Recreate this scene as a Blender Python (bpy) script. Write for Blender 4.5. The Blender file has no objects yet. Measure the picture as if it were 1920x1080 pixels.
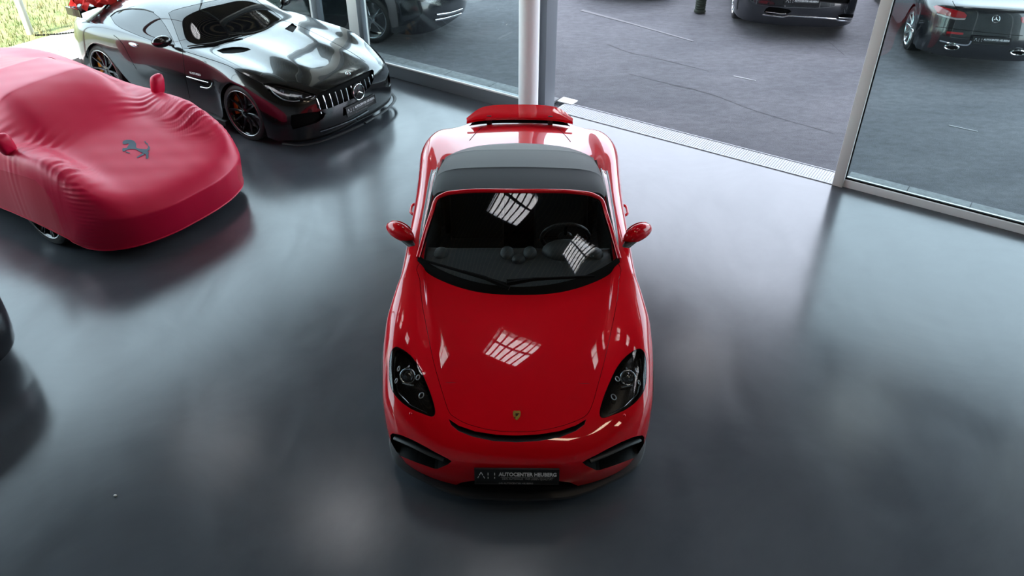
import bpy, bmesh, math, random
import numpy as np
from mathutils import Vector, Matrix
from mathutils.bvhtree import BVHTree
random.seed(4)
rng = np.random.default_rng(7)
scene = bpy.context.scene
COL = scene.collection
# ------------------------------------------------------------------ camera
CAMH, PITCH, F = 4.15, math.radians(35.72), 1493.3
cd = bpy.data.cameras.new('camera'); cam = bpy.data.objects.new('camera', cd); COL.objects.link(cam)
cam.location = (0, 0, CAMH); cam.rotation_euler = (math.pi/2-PITCH, 0, 0)
cd.sensor_width = 36; cd.lens = 28.0; cd.clip_end = 300
scene.camera = cam
CAMP = Vector((0, 0, CAMH))
# ------------------------------------------------------------------ world, sun, exposure
scene.view_settings.view_transform = 'Standard'; scene.view_settings.look = 'None'
scene.view_settings.gamma = 1; scene.view_settings.use_curve_mapping = False
scene.view_settings.exposure = 0.45
world = bpy.data.worlds.new('World'); scene.world = world; world.use_nodes = True
wn = world.node_tree.nodes; wl = world.node_tree.links
bg = wn['Background']
sky = wn.new('ShaderNodeTexSky'); sky.sky_type = 'NISHITA'; sky.sun_disc = False
E1 = Vector((.8286, -.56, 0)); E2 = Vector((.56, .8286, 0))     # along the glass front / outwards
SUN_TO = (-E2*.97-E1*.22).normalized(); SUN_EL = math.radians(41)
SUN_TO = SUN_TO*math.cos(SUN_EL)+Vector((0, 0, math.sin(SUN_EL)))
sky.sun_elevation = SUN_EL; sky.sun_rotation = math.atan2(SUN_TO.x, SUN_TO.y)
sky.air_density = 1.0; sky.dust_density = 3.0; sky.ozone_density = 1.0
mixw = wn.new('ShaderNodeMix'); mixw.data_type = 'RGBA'; mixw.inputs[0].default_value = .55
wl.new(sky.outputs[0], mixw.inputs[6]); mixw.inputs[7].default_value = (8.5, 8.9, 9.8, 1)   # bright hazy cloud cover
wl.new(mixw.outputs[2], bg.inputs[0]); bg.inputs[1].default_value = 0.74
sd = bpy.data.lights.new('sun', 'SUN'); sd.energy = 14.0; sd.angle = math.radians(1.0); sd.color = (1, .93, .82)
sun = bpy.data.objects.new('sun', sd); COL.objects.link(sun); sun.location = SUN_TO*30
sun.rotation_euler = SUN_TO.to_track_quat('Z', 'Y').to_euler()

# ------------------------------------------------------------------ pixel helpers (a pixel's ray in the place)
def ray(u, v):
    a = (u-960)/F; b = (v-540)/F; c, s = math.cos(PITCH), math.sin(PITCH)
    return Vector((a, c-b*s, -s-b*c))
def gp(u, v, z=0.0):
    r = ray(u, v); t = (z-CAMH)/r.z
    return Vector((r.x*t, r.y*t, z))
def pix(p):
    c, s = math.cos(PITCH), math.sin(PITCH)
    d = p.y*c+(CAMH-p.z)*s
    if d < .05: return (-1e6, -1e6)
    return 960+F*p.x/d, 540+F*((CAMH-p.z)*c-p.y*s)/d
def onwall(a, b, z=0.0):   # a along the front, b outwards, from the left end of the door threshold
    return Vector((.618, 9.655, 0))+E1*a+E2*b+Vector((0, 0, z))

# ------------------------------------------------------------------ materials
MATS = {}
def pm(name, col, rough=.5, metal=0., coat=0., spec=.5, sheen=0., trans=0., emit=None, es=1., ior=1.5, crough=.03, sheentint=None):
    if name in MATS: return MATS[name]
    m = bpy.data.materials.new(name); m.use_nodes = True
    b = m.node_tree.nodes['Principled BSDF']
    b.inputs['Base Color'].default_value = (*col, 1); b.inputs['Roughness'].default_value = rough
    b.inputs['Metallic'].default_value = metal; b.inputs['Coat Weight'].default_value = coat
    b.inputs['Coat Roughness'].default_value = crough; b.inputs['Specular IOR Level'].default_value = spec
    b.inputs['IOR'].default_value = ior
    b.inputs['Sheen Weight'].default_value = sheen; b.inputs['Sheen Roughness'].default_value = .35
    if sheentint: b.inputs['Sheen Tint'].default_value = (*sheentint, 1)
    b.inputs['Transmission Weight'].default_value = trans
    if emit: b.inputs['Emission Color'].default_value = (*emit, 1); b.inputs['Emission Strength'].default_value = es
    MATS[name] = m
    return m
def noise_into(m, inp, scale, c0, c1, detail=6, p0=.35, p1=.65, scl=(1, 1, 1), coord='Object', rough=.6, dist=0.):
    nt = m.node_tree; n = nt.nodes; l = nt.links
    tc = n.new('ShaderNodeTexCoord'); mp = n.new('ShaderNodeMapping'); nz = n.new('ShaderNodeTexNoise'); cr = n.new('ShaderNodeValToRGB')
    mp.inputs['Scale'].default_value = scl
    l.new(tc.outputs[coord], mp.inputs[0]); l.new(mp.outputs[0], nz.inputs['Vector'])
    nz.inputs['Scale'].default_value = scale; nz.inputs['Detail'].default_value = detail; nz.inputs['Roughness'].default_value = rough
    nz.inputs['Distortion'].default_value = dist
    cr.color_ramp.elements[0].position = p0; cr.color_ramp.elements[1].position = p1
    cr.color_ramp.elements[0].color = (*c0, 1); cr.color_ramp.elements[1].color = (*c1, 1)
    l.new(nz.outputs[0], cr.inputs[0])
    if inp: l.new(cr.outputs[0], n['Principled BSDF'].inputs[inp])
    return cr
def bump_into(m, scale, strength, dist=.01, scl=(1, 1, 1), detail=4):
    nt = m.node_tree; n = nt.nodes; l = nt.links
    tc = n.new('ShaderNodeTexCoord'); mp = n.new('ShaderNodeMapping'); nz = n.new('ShaderNodeTexNoise'); bp = n.new('ShaderNodeBump')
    mp.inputs['Scale'].default_value = scl
    l.new(tc.outputs['Object'], mp.inputs[0]); l.new(mp.outputs[0], nz.inputs['Vector'])
    nz.inputs['Scale'].default_value = scale; nz.inputs['Detail'].default_value = detail
    bp.inputs['Strength'].default_value = strength; bp.inputs['Distance'].default_value = dist
    l.new(nz.outputs[0], bp.inputs['Height']); l.new(bp.outputs[0], n['Principled BSDF'].inputs['Normal'])
def thin_glass(name, tint, ior=1.5, rough=0.0):
    m = bpy.data.materials.new(name); m.use_nodes = True; n = m.node_tree.nodes; l = m.node_tree.links
    n.remove(n['Principled BSDF'])
    t = n.new('ShaderNodeBsdfTransparent'); t.inputs[0].default_value = (*tint, 1)
    g = n.new('ShaderNodeBsdfGlossy'); g.inputs['Roughness'].default_value = rough; g.inputs[0].default_value = (1, 1, 1, 1)
    lw = n.new('ShaderNodeLayerWeight'); lw.inputs[0].default_value = .5
    pw = n.new('ShaderNodeMath'); pw.operation = 'POWER'; pw.inputs[1].default_value = 5
    f = n.new('ShaderNodeMapRange'); f0 = ((ior-1)/(ior+1))**2; f.inputs[3].default_value = f0; f.inputs[4].default_value = 1
    l.new(lw.outputs['Facing'], pw.inputs[0]); l.new(pw.outputs[0], f.inputs[0])
    mx = n.new('ShaderNodeMixShader')
    l.new(f.outputs[0], mx.inputs[0]); l.new(t.outputs[0], mx.inputs[1]); l.new(g.outputs[0], mx.inputs[2])
    l.new(mx.outputs[0], n['Material Output'].inputs[0]); MATS[name] = m
    return m

M_RED = pm('red_paint', (.62, .0005, .008), .35, 0, 1.0, .04, crough=.015)
M_BLACKP = pm('black_paint', (.004, .004, .005), .2, 0, 1.0, .6, crough=.01)
M_GREYP = pm('anthracite_paint', (.012, .014, .018), .25, .3, 1.0, .5)
M_DARKP = pm('dark_paint', (.008, .009, .012), .25, 0, 1.0, .5)
M_BLK = pm('black_plastic', (.012, .012, .014), .5)
M_BLKS = pm('black_seam', (.004, .003, .003), .8, spec=.1)
M_MESH = pm('grille_black', (.004, .004, .004), .6, spec=.05)
M_RUB = pm('tyre_rubber', (.014, .014, .015), .62)
M_ALU = pm('rim_silver', (.62, .63, .65), .25, 1.0)
M_RIMB = pm('rim_black', (.012, .012, .013), .18, .4, .6)
M_CHR = pm('chrome', (.85, .86, .88), .08, 1.0)
M_GOLDC = pm('caliper_bronze', (.45, .16, .02), .35, .3)
M_DISC = pm('brake_disc', (.2, .2, .21), .35, 1.0)
M_GOLD = pm('emblem_gold', (.75, .50, .12), .25, 1.0)
M_GOLD2 = pm('emblem_dark', (.03, .012, .01), .3)
M_REDM = pm('emblem_red', (.5, .01, .01), .3)
M_TOP = pm('soft_top_fabric', (.016, .018, .021), .75, spec=.35, sheen=.25)
bump_into(M_TOP, 900, .15, .002)
M_DASH = pm('dash_leather', (.040, .047, .053), .5)
M_GTRGL = pm('tinted_black_glass', (.006, .006, .007), .02, 0, 0, .8)
M_TAIL = pm('tail_light_red', (.42, .006, .012), .12, 0, 1)
M_TAILW = pm('tail_light_clear', (.55, .45, .46), .12, 0, 1)
M_LENSIN = pm('lamp_housing', (.02, .021, .023), .25, .5)
M_LENSE = pm('lamp_lens', (.16, .17, .18), .08, .8)
M_LIGHTS = pm('lamp_white', (.7, .72, .75), .2, .3)
M_PLATE = pm('plate_black', (.006, .007, .008), .35)
M_TXT = pm('plate_lettering', (.75, .76, .78), .5)
M_TXTG = pm('plate_small_lettering', (.3, .3, .31), .5)
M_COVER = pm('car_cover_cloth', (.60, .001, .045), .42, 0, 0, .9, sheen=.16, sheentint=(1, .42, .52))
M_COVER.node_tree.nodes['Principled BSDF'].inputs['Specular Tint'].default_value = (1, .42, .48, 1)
M_COVERS = pm('car_cover_side_sheen', (.52, .02, .05), .8, 0, 0, .2, sheen=.6, sheentint=(1, .6, .63))  # same cover cloth; its paler pink sheen from the light is put into the colour
M_HORSE = pm('print_grey_blue', (.06, .09, .13), .6)
M_CLOTH = pm('red_cloth', (.62, .015, .012), .8, sheen=.4)
M_WHITE = pm('white_enamel', (.90, .90, .905), .5, spec=.3)
M_FRAME = pm('grey_aluminium_frame', (.20, .22, .245), .42, .25)
M_FRAMEL = pm('light_aluminium_frame', (.88, .85, .82), .45, .0)
M_CEIL = pm('ceiling_dark', (.008, .006, .005), .8, spec=.2)
M_RIB = pm('ceiling_slat', (.26, .18, .115), .5)
M_WALL = pm('wall_plaster', (.20, .20, .205), .8)
M_POST = pm('mossy_post', (.035, .045, .035), .9)
M_POSTW = pm('pale_post', (.55, .52, .48), .8)
M_POSTR = pm('mullion_pink_reflection', (.42, .20, .20), .7)  # aluminium mullion, pink reflection put into its base colour
M_GLASS = thin_glass('window_glass', (.80, .88, .87), 1.5)
M_WS = thin_glass('windscreen_glass', (.66, .69, .69), 1.52)
M_LENS = thin_glass('lamp_cover', (.72, .74, .76), 1.5)
M_OPAL = bpy.data.materials.new('opal_glazing'); M_OPAL.use_nodes = True
_n = M_OPAL.node_tree.nodes; _n.remove(_n['Principled BSDF']); _t = _n.new('ShaderNodeBsdfTranslucent'); _t.inputs[0].default_value = (.9, .9, .9, 1)
M_OPAL.node_tree.links.new(_t.outputs[0], _n['Material Output'].inputs[0])
# showroom floor: polished sealed concrete, satin, fine scratches
M_FLOOR = pm('polished_floor', (.085, .092, .102), .2, 0, 0, .7, ior=1.5)
noise_into(M_FLOOR, 'Base Color', .7, (.052, .060, .072), (.082, .091, .105), 8, .3, .7, dist=.6)
noise_into(M_FLOOR, 'Roughness', 2.2, (.17, .17, .17), (.27, .27, .27), 9, .3, .7, scl=(1, .35, 1), dist=.8)
M_ASPH = pm('asphalt', (.1, .1, .11), .85, spec=.35)
def asphalt():
    n = M_ASPH.node_tree.nodes; l = M_ASPH.node_tree.links
    a = noise_into(M_ASPH, None, .55, (.095, .098, .112), (.146, .147, .163), 7, .3, .7, scl=(1, 2.2, 1), dist=.5)
    b = noise_into(M_ASPH, None, 90, (.72, .72, .72), (1.25, 1.25, 1.25), 3, .3, .7)
    c = noise_into(M_ASPH, None, 7, (.80, .80, .80), (1.16, 1.16, 1.16), 6, .3, .7, scl=(1, 1.8, 1), dist=.4)
    m2 = n.new('ShaderNodeMix'); m2.data_type = 'RGBA'; m2.blend_type = 'MULTIPLY'; m2.inputs[0].default_value = 1
    l.new(a.outputs[0], m2.inputs[6]); l.new(c.outputs[0], m2.inputs[7])
    mx = n.new('ShaderNodeMix'); mx.data_type = 'RGBA'; mx.blend_type = 'MULTIPLY'; mx.inputs[0].default_value = 1
    l.new(m2.outputs[2], mx.inputs[6]); l.new(b.outputs[0], mx.inputs[7]); l.new(mx.outputs[2], n['Principled BSDF'].inputs['Base Color'])
asphalt(); bump_into(M_ASPH, 140, .5, .01)
M_GRASS = pm('dry_grass', (.2, .22, .07), .9)
noise_into(M_GRASS, 'Base Color', 3, (.25, .21, .10), (.14, .17, .055), 6, .35, .65)
M_BLADE = pm('grass_blade', (.24, .27, .08), .8)
noise_into(M_BLADE, 'Base Color', 1.4, (.30, .25, .12), (.17, .21, .065), 4, .4, .6)
M_PAVE = pm('pale_paver', (.52, .48, .43), .85)
noise_into(M_PAVE, 'Base Color', 6, (.27, .25, .23), (.38, .355, .325), 6)
M_SLAB = pm('concrete_slab', (.34, .35, .36), .8)
noise_into(M_SLAB, 'Base Color', 14, (.17, .18, .19), (.25, .26, .27), 6)
M_GRATE = pm('galvanised_metal', (.40, .41, .43), .5, .2)
M_MARK = pm('worn_paint_line', (.19, .19, .20), .9)

# ------------------------------------------------------------------ object helpers
def link(o, parent=None):
    COL.objects.link(o)
    if parent is not None: o.parent = parent
    return o
def tag(o, label, cat, group=None):
    o['label'] = label; o['category'] = cat
    if group: o['group'] = group
    return o
def struct(o):
    o['kind'] = 'structure'; return o
def root(name, label, cat, loc, rz=0, group=None):
    o = bpy.data.objects.new(name, None); o.empty_display_size = .2; link(o); o.location = loc; o.rotation_euler = (0, 0, rz)
    return tag(o, label, cat, group)
def mesh(name, V, Fc, mat, parent=None, smooth=True, normals=None, auto=None):
    me = bpy.data.meshes.new(name); me.from_pydata([tuple(v) for v in V], [], [tuple(f) for f in Fc]); me.update()
    for m in (mat if isinstance(mat, (list, tuple)) else [mat]): me.materials.append(m)
    if smooth:
        for p in me.polygons: p.use_smooth = True
        if auto is not None: me.set_sharp_from_angle(angle=math.radians(auto))
    if normals is not None: me.normals_split_custom_set_from_vertices([tuple(n) for n in normals])
    return link(bpy.data.objects.new(name, me), parent)
def box_vf(c, s, R=None):
    V = []
    for x in (-.5, .5):
        for y in (-.5, .5):
            for z in (-.5, .5):
                p = Vector((x*s[0], y*s[1], z*s[2]))
                if R is not None: p = R @ p
                V.append(Vector(c)+p)
    return V, [(0, 1, 3, 2), (4, 6, 7, 5), (0, 4, 5, 1), (2, 3, 7, 6), (0, 2, 6, 4), (1, 5, 7, 3)]
def join(parts):
    V = []; Fc = []
    for v, f in parts:
        k = len(V); V += list(v); Fc += [tuple(i+k for i in q) for q in f]
    return V, Fc
def box(name, c, s, mat, parent=None, R=None, bevel=0.0):
    v, f = box_vf(c, s, R)
    o = mesh(name, v, f, mat, parent, smooth=False)
    if bevel:
        bm = bmesh.new(); bm.from_mesh(o.data)
        bmesh.ops.bevel(bm, geom=bm.edges[:], offset=bevel, segments=2, profile=.6, affect='EDGES')
        bm.to_mesh(o.data); bm.free()
        for p in o.data.polygons: p.use_smooth = True
        o.data.set_sharp_from_angle(angle=math.radians(35))
    return o
RW = Matrix.Rotation(math.atan2(E1.y, E1.x), 3, 'Z')     # box axes along the glass front
def tube_vf(P, r, seg=8, cap=True, sq=1.0, up=Vector((0, 0, 1))):
    P = [Vector(p) for p in P]; n = len(P); V = []; Fc = []
    for i, p in enumerate(P):
        t = (P[min(i+1, n-1)]-P[max(i-1, 0)]).normalized()
        a = t.cross(up); a = a.normalized() if a.length > 1e-4 else t.orthogonal().normalized(); b = a.cross(t).normalized()
        rr = r(i/(n-1)) if callable(r) else r
        for k in range(seg):
            w = 2*math.pi*k/seg; V.append(p+a*(math.cos(w)*rr)+b*(math.sin(w)*rr*sq))
    for i in range(n-1):
        for k in range(seg):
            Fc.append((i*seg+k, i*seg+(k+1) % seg, (i+1)*seg+(k+1) % seg, (i+1)*seg+k))
    if cap: Fc.append(tuple(range(seg))[::-1]); Fc.append(tuple((n-1)*seg+k for k in range(seg)))
    return V, Fc
def tube(name, P, r, mat, parent=None, seg=8, sq=1.0, up=Vector((0, 0, 1))):
    v, f = tube_vf(P, r, seg, True, sq, up); return mesh(name, v, f, mat, parent, auto=50)
def lathe_vf(prof, seg=40, axis='x'):
    V = []; Fc = []; n = len(prof)
    for k in range(seg):
        w = 2*math.pi*k/seg
        for r, h in prof:
            V.append(Vector((h, r*math.cos(w), r*math.sin(w))) if axis == 'x' else Vector((r*math.cos(w), r*math.sin(w), h)))
    for k in range(seg):
        for i in range(n-1):
            a = k*n+i; b = ((k+1) % seg)*n+i
            Fc.append((a, a+1, b+1, b))
    return V, Fc
def catmull(P, k=6, closed=False):
    P = [np.array(p, float) for p in P]; n = len(P); out = []
    for i in range(n if closed else n-1):
        if closed: p0, p1, p2, p3 = P[i-1], P[i], P[(i+1) % n], P[(i+2) % n]
        else: p0, p1, p2, p3 = P[max(i-1, 0)], P[i], P[i+1], P[min(i+2, n-1)]
        for j in range(k):
            t = j/k; out.append(.5*((2*p1)+(p2-p0)*t+(2*p0-5*p1+4*p2-p3)*t*t+(3*p1-p0-3*p2+p3)*t**3))
    if not closed: out.append(P[-1])
    return out
# bicubic B-spline sheet through a net of points
def fitB(T):
    T = np.array(T, float); P = T.copy()
    def ext(A, ax):
        A = np.moveaxis(A, ax, 0); A = np.concatenate([[2*A[0]-A[1]], A, [2*A[-1]-A[-2]]]); return np.moveaxis(A, 0, ax)
    def lim(A):
        for ax in (0, 1):
            B = np.moveaxis(ext(A, ax), ax, 0); A = np.moveaxis((B[:-2]+4*B[1:-1]+B[2:])/6, 0, ax)
        return A
    for _ in range(14): P += .85*(T-lim(P))
    return P, ext
def sheet(T, ku, kv, fit=True):
    if fit: P, ext = fitB(T)
    def basis(n, k):
        rows = []
        for i in range(n-1):
            for j in range(k): rows.append((i, j/k))
        rows.append((n-2, 1.0)); return rows
    A = ext(ext(P, 0), 1)
    def ev(A, k):
        n = A.shape[0]-2; out = []
        for i, t in basis(n, k):
            b = ((1-t)**3/6, (3*t**3-6*t*t+4)/6, (-3*t**3+3*t*t+3*t+1)/6, t**3/6)
            out.append(sum(b[m]*A[i+m] for m in range(4)))
        return np.array(out)
    B = ev(A, ku); B = np.moveaxis(ev(np.moveaxis(B, 1, 0), kv), 0, 1)
    return B
def grid_faces(R, C, flip=False):
    Fc = []
    for i in range(R-1):
        for j in range(C-1):
            q = (i*C+j, i*C+j+1, (i+1)*C+j+1, (i+1)*C+j)
            Fc.append(q[::-1] if flip else q)
    return Fc
def grid_normals(G):
    du = np.gradient(G, axis=0); dv = np.gradient(G, axis=1)
    n = np.cross(dv, du); l = np.linalg.norm(n, axis=2, keepdims=True); return n/np.maximum(l, 1e-9)
def mirror_rows(rows):
    return np.array([[(-x, y, z) for x, y, z in r[:0:-1]]+[tuple(p) for p in r] for r in rows], float)
def sheet_obj(name, T, k, mat, parent, thick=0.0, flip=False):
    G = sheet(np.array(T, float), k, k); R, C = G.shape[:2]
    V = [Vector(p) for p in G.reshape(-1, 3)]; Fc = grid_faces(R, C, flip)
    if thick:
        N = grid_normals(G).reshape(-1, 3); s = -1
        V2 = [v+Vector(n)*s*thick*(1 if not flip else -1) for v, n in zip(V, N)]; k0 = len(V); Fc2 = [tuple(i+k0 for i in q[::-1]) for q in Fc]
        rim = [j for j in range(C)]+[i*C+C-1 for i in range(1, R)]+[(R-1)*C+j for j in range(C-2, -1, -1)]+[i*C for i in range(R-2, 0, -1)]
        W = []
        for a, b in zip(rim, rim[1:]+rim[:1]):
            W.append((b, a, a+k0, b+k0) if not flip else (a, b, b+k0, a+k0))
        return mesh(name, V+V2, Fc+Fc2+W, mat, parent, auto=40)
    return mesh(name, V, Fc, mat, parent)

def in_poly(x, y, P):
    c = False; n = len(P); j = n-1
    for i in range(n):
        xi, yi = P[i]; xj, yj = P[j]
        if (yi > y) != (yj > y) and x < (xj-xi)*(y-yi)/(yj-yi)+xi: c = not c
        j = i
    return c
def offset_poly(P, d):
    P = [Vector(p) for p in P]; n = len(P); A = sum(P[i].x*P[(i+1) % n].y-P[(i+1) % n].x*P[i].y for i in range(n)); s = 1 if A > 0 else -1
    out = []
    for i in range(n):
        t = (P[(i+1) % n]-P[i-1]).normalized(); out.append((P[i].x+t.y*d*s, P[i].y-t.x*d*s))
    return out

class Shell:
    """A smooth car skin; panels, lamps and openings are cut out of it along outlines."""
    def __init__(self, rows, rt, ku=8, kv=8, full=False, disp=None):
        T = rows if full else mirror_rows(rows)
        G = sheet(T, ku, kv); self.N = grid_normals(G)
        if disp is not None: G = disp(G, self.N); self.N = grid_normals(G)
        self.G = G; R, C = G.shape[:2]; self.rt = rt
        V = [Vector(p) for p in G.reshape(-1, 3)]; Fc = grid_faces(R, C)
        mid = self.N[R//2, C//2]
        if mid[2] < 0: self.N = -self.N; Fc = [f[::-1] for f in Fc]
        self.Nf = self.N.reshape(-1, 3); self.V0 = V
        tri = []
        for f in Fc: tri += [(f[0], f[1], f[2]), (f[0], f[2], f[3])]
        self.tri = tri; self.bvh = BVHTree.FromPolygons(V, tri)
        self.bm = bmesh.new()
        vs = [self.bm.verts.new(v) for v in V]
        for f in Fc: self.bm.faces.new([vs[i] for i in f])
        self.bm.faces.ensure_lookup_table(); self.lay = self.bm.faces.layers.int.new('part')
        self.bm.normal_update()
        self.names = {0: 'body'}
        self.M = Matrix.Translation(rt.location) @ Matrix.Rotation(rt.rotation_euler.z, 4, 'Z')
        self.M = self.M @ Matrix.Diagonal((*rt.scale, 1))
        self.Mi = self.M.inverted()
        self.cl = self.Mi @ CAMP
    def ldir(self, u, v): return (self.Mi.to_3x3() @ ray(u, v)).normalized()
    def hit(self, u, v):
        h = self.bvh.ray_cast(self.cl, self.ldir(u, v))
        if h[0] is None:
            return None, None
        return h[0], self.nrm(h[0])
    def nrm(self, co):
        c, n, i, d = self.bvh.find_nearest(co)
        a, b, e = self.tri[i]; A, B, C_ = self.V0[a], self.V0[b], self.V0[e]
        v0 = B-A; v1 = C_-A; v2 = c-A; d00 = v0.dot(v0); d01 = v0.dot(v1); d11 = v1.dot(v1); d20 = v2.dot(v0); d21 = v2.dot(v1)
        den = d00*d11-d01*d01
        if abs(den) < 1e-16: return Vector(self.Nf[a])
        v = (d11*d20-d01*d21)/den; w = (d00*d21-d01*d20)/den
        return Vector(self.Nf[a]*(1-v-w)+self.Nf[b]*v+self.Nf[e]*w).normalized()
    def pixl(self, co, mir=False):
        if mir: co = Vector((-co.x, co.y, co.z))
        return pix(self.M @ co)
    def cut(self, poly, name, mir=False, pred=None, only=None):
        """faces inside the outline become part `name`"""
        pid = None
        for k, n in self.names.items():
            if n == name: pid = k
        if pid is None: pid = max(self.names)+1; self.names[pid] = name
        xs = [p[0] for p in poly]; ys = [p[1] for p in poly]; x0, x1, y0, y1 = min(xs)-2, max(xs)+2, min(ys)-2, max(ys)+2
        s = -1 if mir else 1
        cl = Vector((self.cl.x*s if mir else self.cl.x, self.cl.y, self.cl.z))
        cand = []
        for f in self.bm.faces:
            if only is not None and self.names[f[self.lay]] not in only: continue
            c = f.calc_center_median()
            if pred and not pred(c): continue
            if f.normal.dot(cl-c) <= 0: continue
            ps = [self.pixl(v.co, mir) for v in f.verts]
            if max(p[0] for p in ps) < x0 or min(p[0] for p in ps) > x1 or max(p[1] for p in ps) < y0 or min(p[1] for p in ps) > y1: continue
            cand.append(f)
        if not cand: print('cut: nothing for', name); return
        fs = set(cand)
        n = len(poly)
        for i in range(n):
            a = self.ldir(*poly[i]); b = self.ldir(*poly[(i+1) % n]); no = a.cross(b)
            if no.length < 1e-9: continue
            no.normalize()
            if mir: no = Vector((-no.x, no.y, no.z))
            ax0, ax1 = sorted((poly[i][0], poly[(i+1) % n][0])); ay0, ay1 = sorted((poly[i][1], poly[(i+1) % n][1]))
            sub = []
            for f in fs:
                ps = [self.pixl(v.co, mir) for v in f.verts]
                if max(p[0] for p in ps) < ax0-.5 or min(p[0] for p in ps) > ax1+.5 or max(p[1] for p in ps) < ay0-.5 or min(p[1] for p in ps) > ay1+.5: continue
                sub.append(f)
            if not sub: continue
            ge = set(sub)
            for f in sub: ge.update(f.verts); ge.update(f.edges)
            ret = bmesh.ops.bisect_plane(self.bm, geom=list(ge), dist=1e-6, plane_co=cl, plane_no=no)
            fs = {f for f in fs if f.is_valid} | {g for g in ret['geom'] if isinstance(g, bmesh.types.BMFace)}
        for f in fs:
            if in_poly(*self.pixl(f.calc_center_median(), mir), poly): f[self.lay] = pid
    def panel(self, poly, name, gap=1.0, mir=False, pred=None, seam='seam', only=None):
        self.cut(poly, seam, mir, pred, only); self.cut(offset_poly(poly, -gap), name, mir, pred, (seam,))
    def faces(self, name, side=0):
        pid = [k for k, n in self.names.items() if n == name][0]
        return [f for f in self.bm.faces if f[self.lay] == pid and (side == 0 or f.calc_center_median().x*side > 0)]
    def build(self, name, mat, oname=None, side=0, depth=None, off=0.0, wall=None, parent=None):
        """the part as a mesh of its own; depth = vector it is set back by, with walls round it"""
        fl = self.faces(name, side)
        if not fl: print('no faces', name, side); return None
        idx = {}; V = []; N = []; Fc = []
        for f in fl:
            q = []
            for v in f.verts:
                if v.index not in idx or True:
                    key = v
                    if key not in idx:
                        idx[key] = len(V); nn = self.nrm(v.co); N.append(nn)
                        p = v.co.copy()+nn*off
                        if depth is not None: p = p+(depth(v.co) if callable(depth) else depth)
                        V.append(p)
                q.append(idx[v])
            Fc.append(q)
        o = mesh(oname or name, V, Fc, mat, parent or self.rt, True, N)
        if depth is not None and wall is not None:
            fset = set(fl); WV = []; WF = []
            for f in fl:
                for e in f.edges:
                    if sum(1 for g in e.link_faces if g in fset) == 1:
                        a, b = e.verts; k = len(WV)
                        WV += [a.co.copy(), b.co.copy(), V[idx[b]], V[idx[a]]]; WF.append((k, k+1, k+2, k+3))
            mesh('opening_edge', WV, WF, wall, o, False)
        return o
    def ribbon(self, name, pl, w, mat, off=.0012, mir=False, parent=None, k=6, smooth=True, h=0.0):
        pts = catmull([(*p, 0) for p in pl], k) if smooth else [np.array((*p, 0)) for p in pl]
        P = []
        for p in pts:
            c, n = self.hit(p[0], p[1])
            if c is not None: P.append((c, n))
        if len(P) < 2: print('ribbon miss', name); return None
        V = []; Fc = []
        for i, (c, n) in enumerate(P):
            t = P[min(i+1, len(P)-1)][0]-P[max(i-1, 0)][0]
            if t.length < 1e-9: t = Vector((1, 0, 0))
            s = t.normalized().cross(n).normalized()*(w/2)
            q = [c+n*off+s, c+n*(off+h)+s*.8, c+n*(off+h)-s*.8, c+n*off-s] if h else [c+n*off+s, c+n*off-s]
            if mir: q = [Vector((-x.x, x.y, x.z)) for x in q]
            V += q
        m = 4 if h else 2
        for i in range(len(P)-1):
            for j in range(m-1): Fc.append((i*m+j, i*m+j+1, (i+1)*m+j+1, (i+1)*m+j))
        return mesh(name, V, Fc, mat, parent or self.rt)

def text_mesh(body, size, mat, name, parent, M, width=None, bold=0.0, ext=.0008):
    cu = bpy.data.curves.new('t', 'FONT'); cu.body = body; cu.size = size; cu.align_x = 'LEFT'; cu.extrude = ext; cu.offset = bold; cu.resolution_u = 3
    o = bpy.data.objects.new('t', cu); COL.objects.link(o)
    dg = bpy.context.evaluated_depsgraph_get(); me = bpy.data.meshes.new_from_object(o.evaluated_get(dg))
    bpy.data.objects.remove(o); bpy.data.curves.remove(cu)
    if width and len(me.vertices):
        xs = [v.co.x for v in me.vertices]; k = width/(max(xs)-min(xs)); x0 = min(xs)
        for v in me.vertices: v.co.x = (v.co.x-x0)*k
    me.transform(M); me.materials.clear(); me.materials.append(mat)
    me.name = name
    return link(bpy.data.objects.new(name, me), parent)
def frame_matrix(o, x, y):
    x = Vector(x).normalized(); y = Vector(y); z = x.cross(y).normalized(); y = z.cross(x).normalized()
    M = Matrix((x, y, z)).transposed().to_4x4(); M.translation = o; return M
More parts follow.
